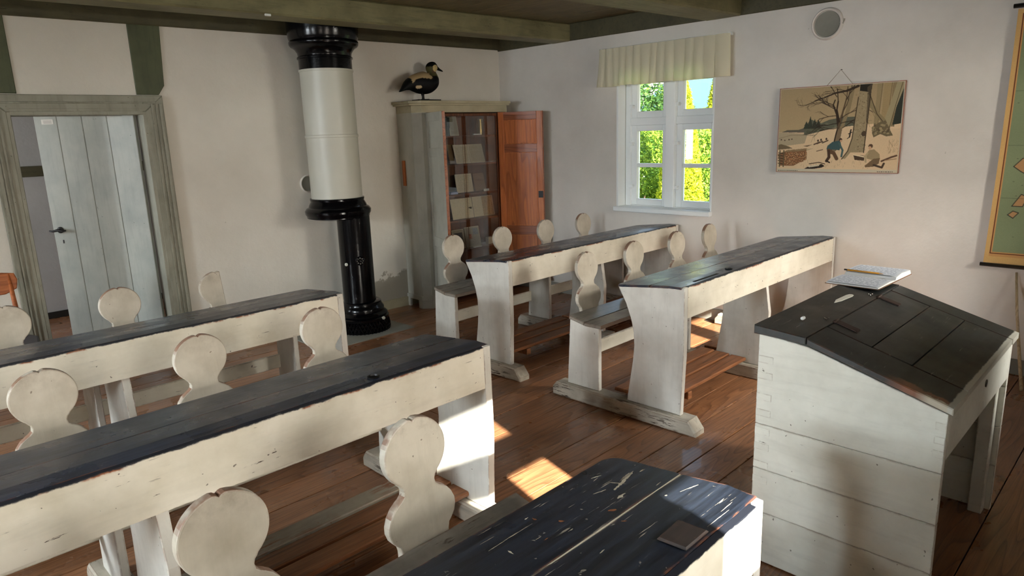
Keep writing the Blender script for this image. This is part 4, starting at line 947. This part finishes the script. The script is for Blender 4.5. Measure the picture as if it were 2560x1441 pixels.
# ------------------------------------------------------------------ chair by the door
ch=thing('chair','orange teak chair with grey seat beside the door casing','chair',(.57,4.84,0))
prism('backrest',[(-.21,.765),(-.20,.845),(-.14,.872),(.14,.872),(.20,.860),(.212,.82),(.20,.765),(.14,.738),(-.14,.738)],'y',.225,.240,'teak',ch,.005)
prism('seat',[(-.21,-.2),(.19,-.22),(.245,.12),(.22,.2),(-.2,.2),(-.22,.1)],'z',.44,.472,'seatgrey',ch,.01,2)
for sxx in (-1,1):
    tube('leg',[(sxx*.17,.235,.86),(sxx*.175,.215,.62),(sxx*.185,.18,.44),(sxx*.20,.21,0.002)],[.011,.014,.016,.011],'teak',ch,10)
    tube('leg',[(sxx*.18,-.17,.45),(sxx*.19,-.19,0.002)],[.017,.011],'teak',ch,10)
    tube('side_rail',[(sxx*.185,-.17,.40),(sxx*.185,.185,.40)],.010,'teak',ch,8)
# ------------------------------------------------------------------ garden seen through the window
g=box('ground_outside',(XB+.6,-14,-.5),(60,50,-.35),'grass'); struct(g)
def bush(name,label,c,r,n,mat,shape='round',leaf=.05):
    V=[];Fc=[]
    for i in range(n):
        if shape=='cone':
            h=rng.random()**1.3; a=rng.random()*2*math.pi; rr=(1-h)**.6*(.55+.45*rng.random()**.4); p=np.array([c[0]+r[0]*rr*math.cos(a),c[1]+r[1]*rr*math.sin(a),c[2]+r[2]*h])
        else:
            d=rng.standard_normal(3); d/=np.linalg.norm(d); bump=1+.22*math.sin(d[0]*5+c[0])*math.cos(d[1]*6+c[1])+.12*math.sin(d[2]*9)
            d*=(.6+.4*rng.random()**.35)*bump; p=np.array([c[0]+d[0]*r[0],c[1]+d[1]*r[1],c[2]+r[2]+d[2]*r[2]])
        u=rng.standard_normal(3); u/=np.linalg.norm(u); w=np.cross(u,rng.standard_normal(3)); w/=np.linalg.norm(w); s_=leaf*(.6+.8*rng.random()); k=len(V)
        V+= [p-u*s_,p-w*s_*.45,p+u*s_,p+w*s_*.45]; Fc.append((k,k+1,k+2,k+3))
    me=bpy.data.meshes.new(name); me.from_pydata([tuple(v) for v in V],[],Fc); me.update()
    t=thing(name,label,'bush'); o=link('foliage',me,mat,t); o['kind']='stuff'
    tube('stem',[(c[0],c[1],-.4),(c[0],c[1],c[2]+r[2]*.8)],[.06,.02],'hinge',t,8)
    return t
bush('golden_conifer','narrow golden conifer outside the window, filling the pane beside the mullion',(9.4,5.66,-.4),(.45,.46,2.8),15000,'leafy','cone',.03)
bush('green_shrub','bright green round shrub outside, seen through the panes nearest the bookcase',(10.1,6.78,-.3),(.72,.7,.95),18000,'leafg','round',.032)
bush('dark_shrub','dark green shrub standing between the golden plants outside',(12.0,7.95,-.3),(.85,.75,1.35),14000,'leafd','round',.04)
bush('golden_shrub','low yellow shrub outside at the bottom of the window',(8.6,5.95,-.4),(.35,.45,.38),5000,'leafy','round',.04)
bush('hedge_tree','tall loose pale green tree behind the shrubs outside',(16.3,12.6,.2),(1.5,1.35,2.2),12000,'leafg','round',.06)
bush('green_shrub','soft green shrub outside at the far edge of the window',(11.6,6.35,-.3),(.48,.40,.9),12000,'leafg','round',.032)
bush('golden_conifer','second golden conifer further back outside the window',(17.6,9.5,-.4),(.6,.6,3.4),7000,'leafy','cone',.06)
bush('green_conifer','slender green conifer between the golden column and the white house','X',.5) if False else bush('green_conifer','slender green conifer rising behind the golden column outside',(14.2,8.85,-.4),(.75,.6,3.2),12000,'leafg','cone',.05)
bush('clipped_hedge','low dark hedge closing the garden in front of the white house',(21.4,12.4,-.4),(.8,2.6,1.2),9000,'leafd','round',.08)
ho=thing('house','white gabled house with pale blue slate roof beyond the garden','house',(24,13.2,-.4))
box('wall',(0,-3,0),(6,3,2.6),'render',ho)
prism('roof',[(-3.4,2.4),(0,5.2),(3.4,2.4)],'x',-.3,6.3,'slate',ho)
pth=box('garden_path',(XB+.5,5.0,-.35),(12,5.8,-.335),'brick'); struct(pth)
bpy.context.view_layer.update()
